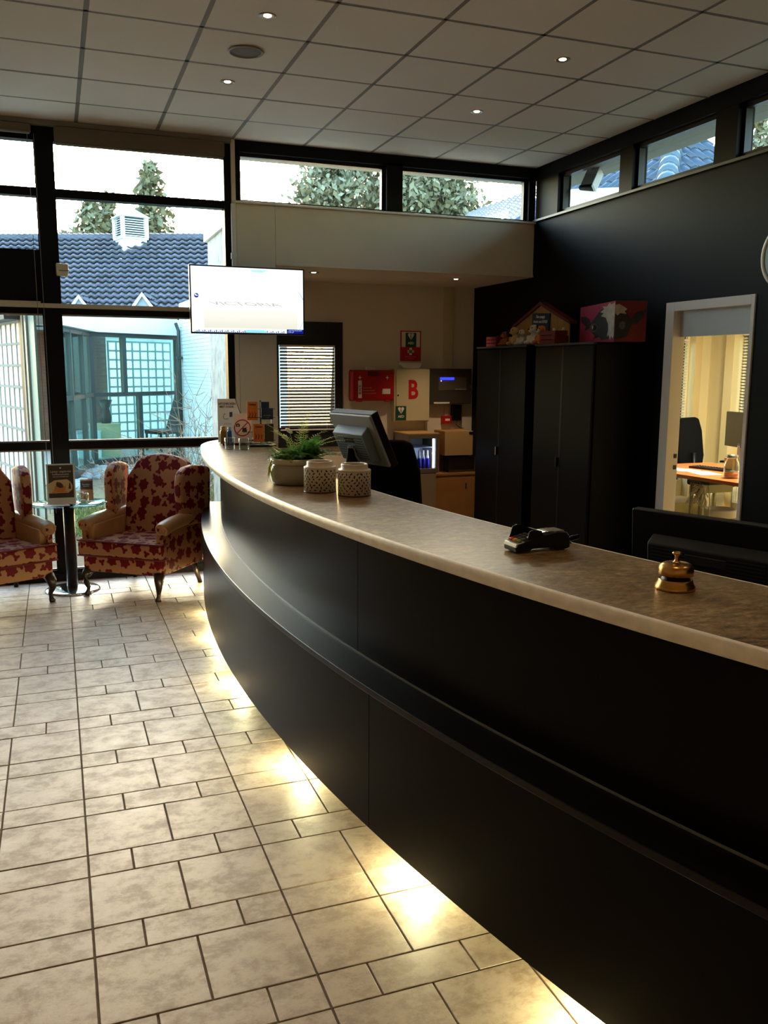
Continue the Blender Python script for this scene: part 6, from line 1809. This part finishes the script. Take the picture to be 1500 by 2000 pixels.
# ---- trees
BARK = mat('bark', rgb(66,54,44), 0.95, noise=0.3, nscale=8)
def quad_leaf(b, rnd, p, s):
    e = Euler((rnd.uniform(-1.2,1.2), rnd.uniform(-1.2,1.2), rnd.uniform(0,6.28))).to_matrix()
    b.bm.faces.new([b.bm.verts.new(p + e @ Vector(q)*s) for q in ((-.5,0,0),(0,-.3,0.05),(.6,0,0),(0,.3,-0.05))])
def spruce(label, az, r_, h, wid, seed, m):
    rnd = random.Random(seed)
    p = polar(az, r_, 0)
    t = thing('spruce_tree', label, 'tree', (p.x, p.y, -0.13), 0, 'trees behind the tiled roof')
    B().tube([(0,0,0), (0,0,h*0.5), (0,0,h)], [0.22, 0.13, 0.02], 8).obj('trunk', BARK, t)
    b = B()
    n = int(h*14)
    for i in range(n):
        f = (i/n)**0.9
        z = h*(0.15 + 0.85*f)
        L_ = wid*(1-f)**0.8*rnd.uniform(0.55, 1.1) + 0.12
        a = i*2.4 + rnd.uniform(-.4,.4)
        for k in range(int(14 + 40*(1-f))):
            u = rnd.uniform(0.1, 1)
            q = Vector((math.cos(a)*L_*u, math.sin(a)*L_*u, z - 0.5*L_*u*u + rnd.uniform(-.12,.12)))
            q += Vector((rnd.uniform(-.18,.18), rnd.uniform(-.18,.18), 0))
            quad_leaf(b, rnd, q, rnd.uniform(0.2, 0.42))
    b.obj('foliage', m, t)
SPR = mat('spruce_green_hazed', rgb(112,114,88), 0.8, noise=0.3, nscale=1.5); SPR2 = mat('tree_olive_hazed', rgb(126,128,104), 0.8, noise=0.3, nscale=1.5)  # foliage lightened towards grey, distance haze is put into the colour
spruce('tall narrow spruce behind the turret with its tip above the transom', 6.0, 37, 9.8, 2.7, 1, SPR)
spruce('broad spruce just left of the roof turret', 3.5, 39, 8.9, 3.0, 2, SPR)
spruce('spruce second left of the turret, lighter and rounder', 2.45, 38, 8.4, 2.9, 3, SPR)
spruce('low bushy conifer at the left end of the roof ridge', 0.85, 40, 7.4, 1.8, 4, SPR)
spruce('small conifer peeping above the stone parapet at the right', 9.75, 34, 7.0, 0.7, 5, SPR2)
spruce('low conifer between the leftmost tree and the spruces', 1.6, 42, 7.0, 1.8, 8, SPR)
def leafy(label, az, r_, h, z0, rad, seed, n):
    rnd = random.Random(seed)
    p = polar(az, r_, 0)
    t = thing('leafy_tree', label, 'tree', (p.x, p.y, -0.13), 0, 'trees behind the back clerestory')
    tr_ = B().tube([(0,0,0), (0.1,0,h*0.4), (0,0.1,h*0.8)], [0.25, 0.18, 0.06], 8)
    fo = B()
    for i in range(n):
        a = rnd.uniform(0, 6.28); u = rnd.uniform(0.2, 1.0)
        z = z0 + (h - z0)*rnd.uniform(0, 1)
        f = math.sin(PI*min(1, 0.15 + 0.85*(z-z0)/(h-z0)))**0.5
        c = Vector((math.cos(a)*rad*u*f, math.sin(a)*rad*u*f, z))
        if i % 3 == 0: tr_.tube([(0, 0, max(1.0, z-0.9)), c*0.6 + Vector((0,0,z*0.4)), c], [0.05, 0.03, 0.012], 4)
        for k in range(110):
            q = c + Vector((rnd.gauss(0,.28), rnd.gauss(0,.28), rnd.gauss(0,.24)))
            quad_leaf(fo, rnd, q, rnd.uniform(0.12, 0.3))
    tr_.obj('trunk', BARK, t); fo.obj('foliage', SPR2, t)
leafy('airy tree behind the left clerestory window above the bulkhead', 17.4, 30, 9.8, 4.5, 1.25, 21, 95)
leafy('dense tree behind the right half of the clerestory window', 23.3, 30, 10.2, 4.5, 1.9, 22, 190)
leafy('thin tree at the mullion between both clerestory windows', 19.8, 33, 8.4, 5.0, 1.1, 23, 32)
leafy('distant tree right of the hip roof in the third side window', 42.5, 34, 10.5, 6, 0.9, 24, 30)

# ---- bare twiggy shrubs in the courtyard
TWIG = mat('twig', rgb(134,122,104), 0.9, noise=0.2, nscale=6)
def shrub(label, az, r_, h, spread, n, seed):
    rnd = random.Random(seed)
    p = polar(az, r_, 0)
    t = thing('bare_shrub', label, 'shrub', (p.x, p.y, -0.14), 0, 'bare shrubs outside the window')
    for k in range(n):
        b = B()
        a = rnd.uniform(0, 6.28); e = rnd.uniform(0.4, 1.5)
        q = Vector((rnd.uniform(-.12,.12), rnd.uniform(-.12,.12), 0)); pts = [q.copy()]
        L_ = h*rnd.uniform(0.6, 1.1)
        for i in range(7):
            a += rnd.uniform(-.35,.35); e = min(1.5, max(0.1, e + rnd.uniform(-.25,.22)))
            q = q + Vector((math.cos(a)*math.cos(e)*spread, math.sin(a)*math.cos(e)*spread, math.sin(e)))*L_/7
            pts.append(q.copy())
        b.tube(pts, [0.009*(1-i/8.5) for i in range(8)], 4, cap=False)
        for i in range(2, 8):
            for s in range(2):
                aa = a + rnd.uniform(-2,2); ee = rnd.uniform(-.1, 1.2); l_ = L_*rnd.uniform(0.08, 0.3)
                c = pts[i]; dv_ = Vector((math.cos(aa)*math.cos(ee), math.sin(aa)*math.cos(ee), math.sin(ee)))
                m_ = c + dv_*l_*0.5 + Vector((rnd.uniform(-.03,.03),)*3)
                b.tube([c, m_, c + dv_*l_ + Vector((0,0,0.03))], [0.005, 0.004, 0.002], 3, cap=False)
        b.obj('twig_branch', TWIG, t)
shrub('large bare twiggy shrub before the white brick wall', 8.2, 11.6, 1.7, 0.8, 30, 31)
shrub('low wide bare shrub before the corridor, left of the large one', 6.2, 11.2, 0.95, 1.3, 34, 32)
shrub('bare shrub behind the right wing chair top', 7.2, 9.9, 0.95, 1.1, 34, 33)
shrub('small sparse shrub at the left before the corridor', 4.6, 12.2, 0.75, 1.5, 22, 34)
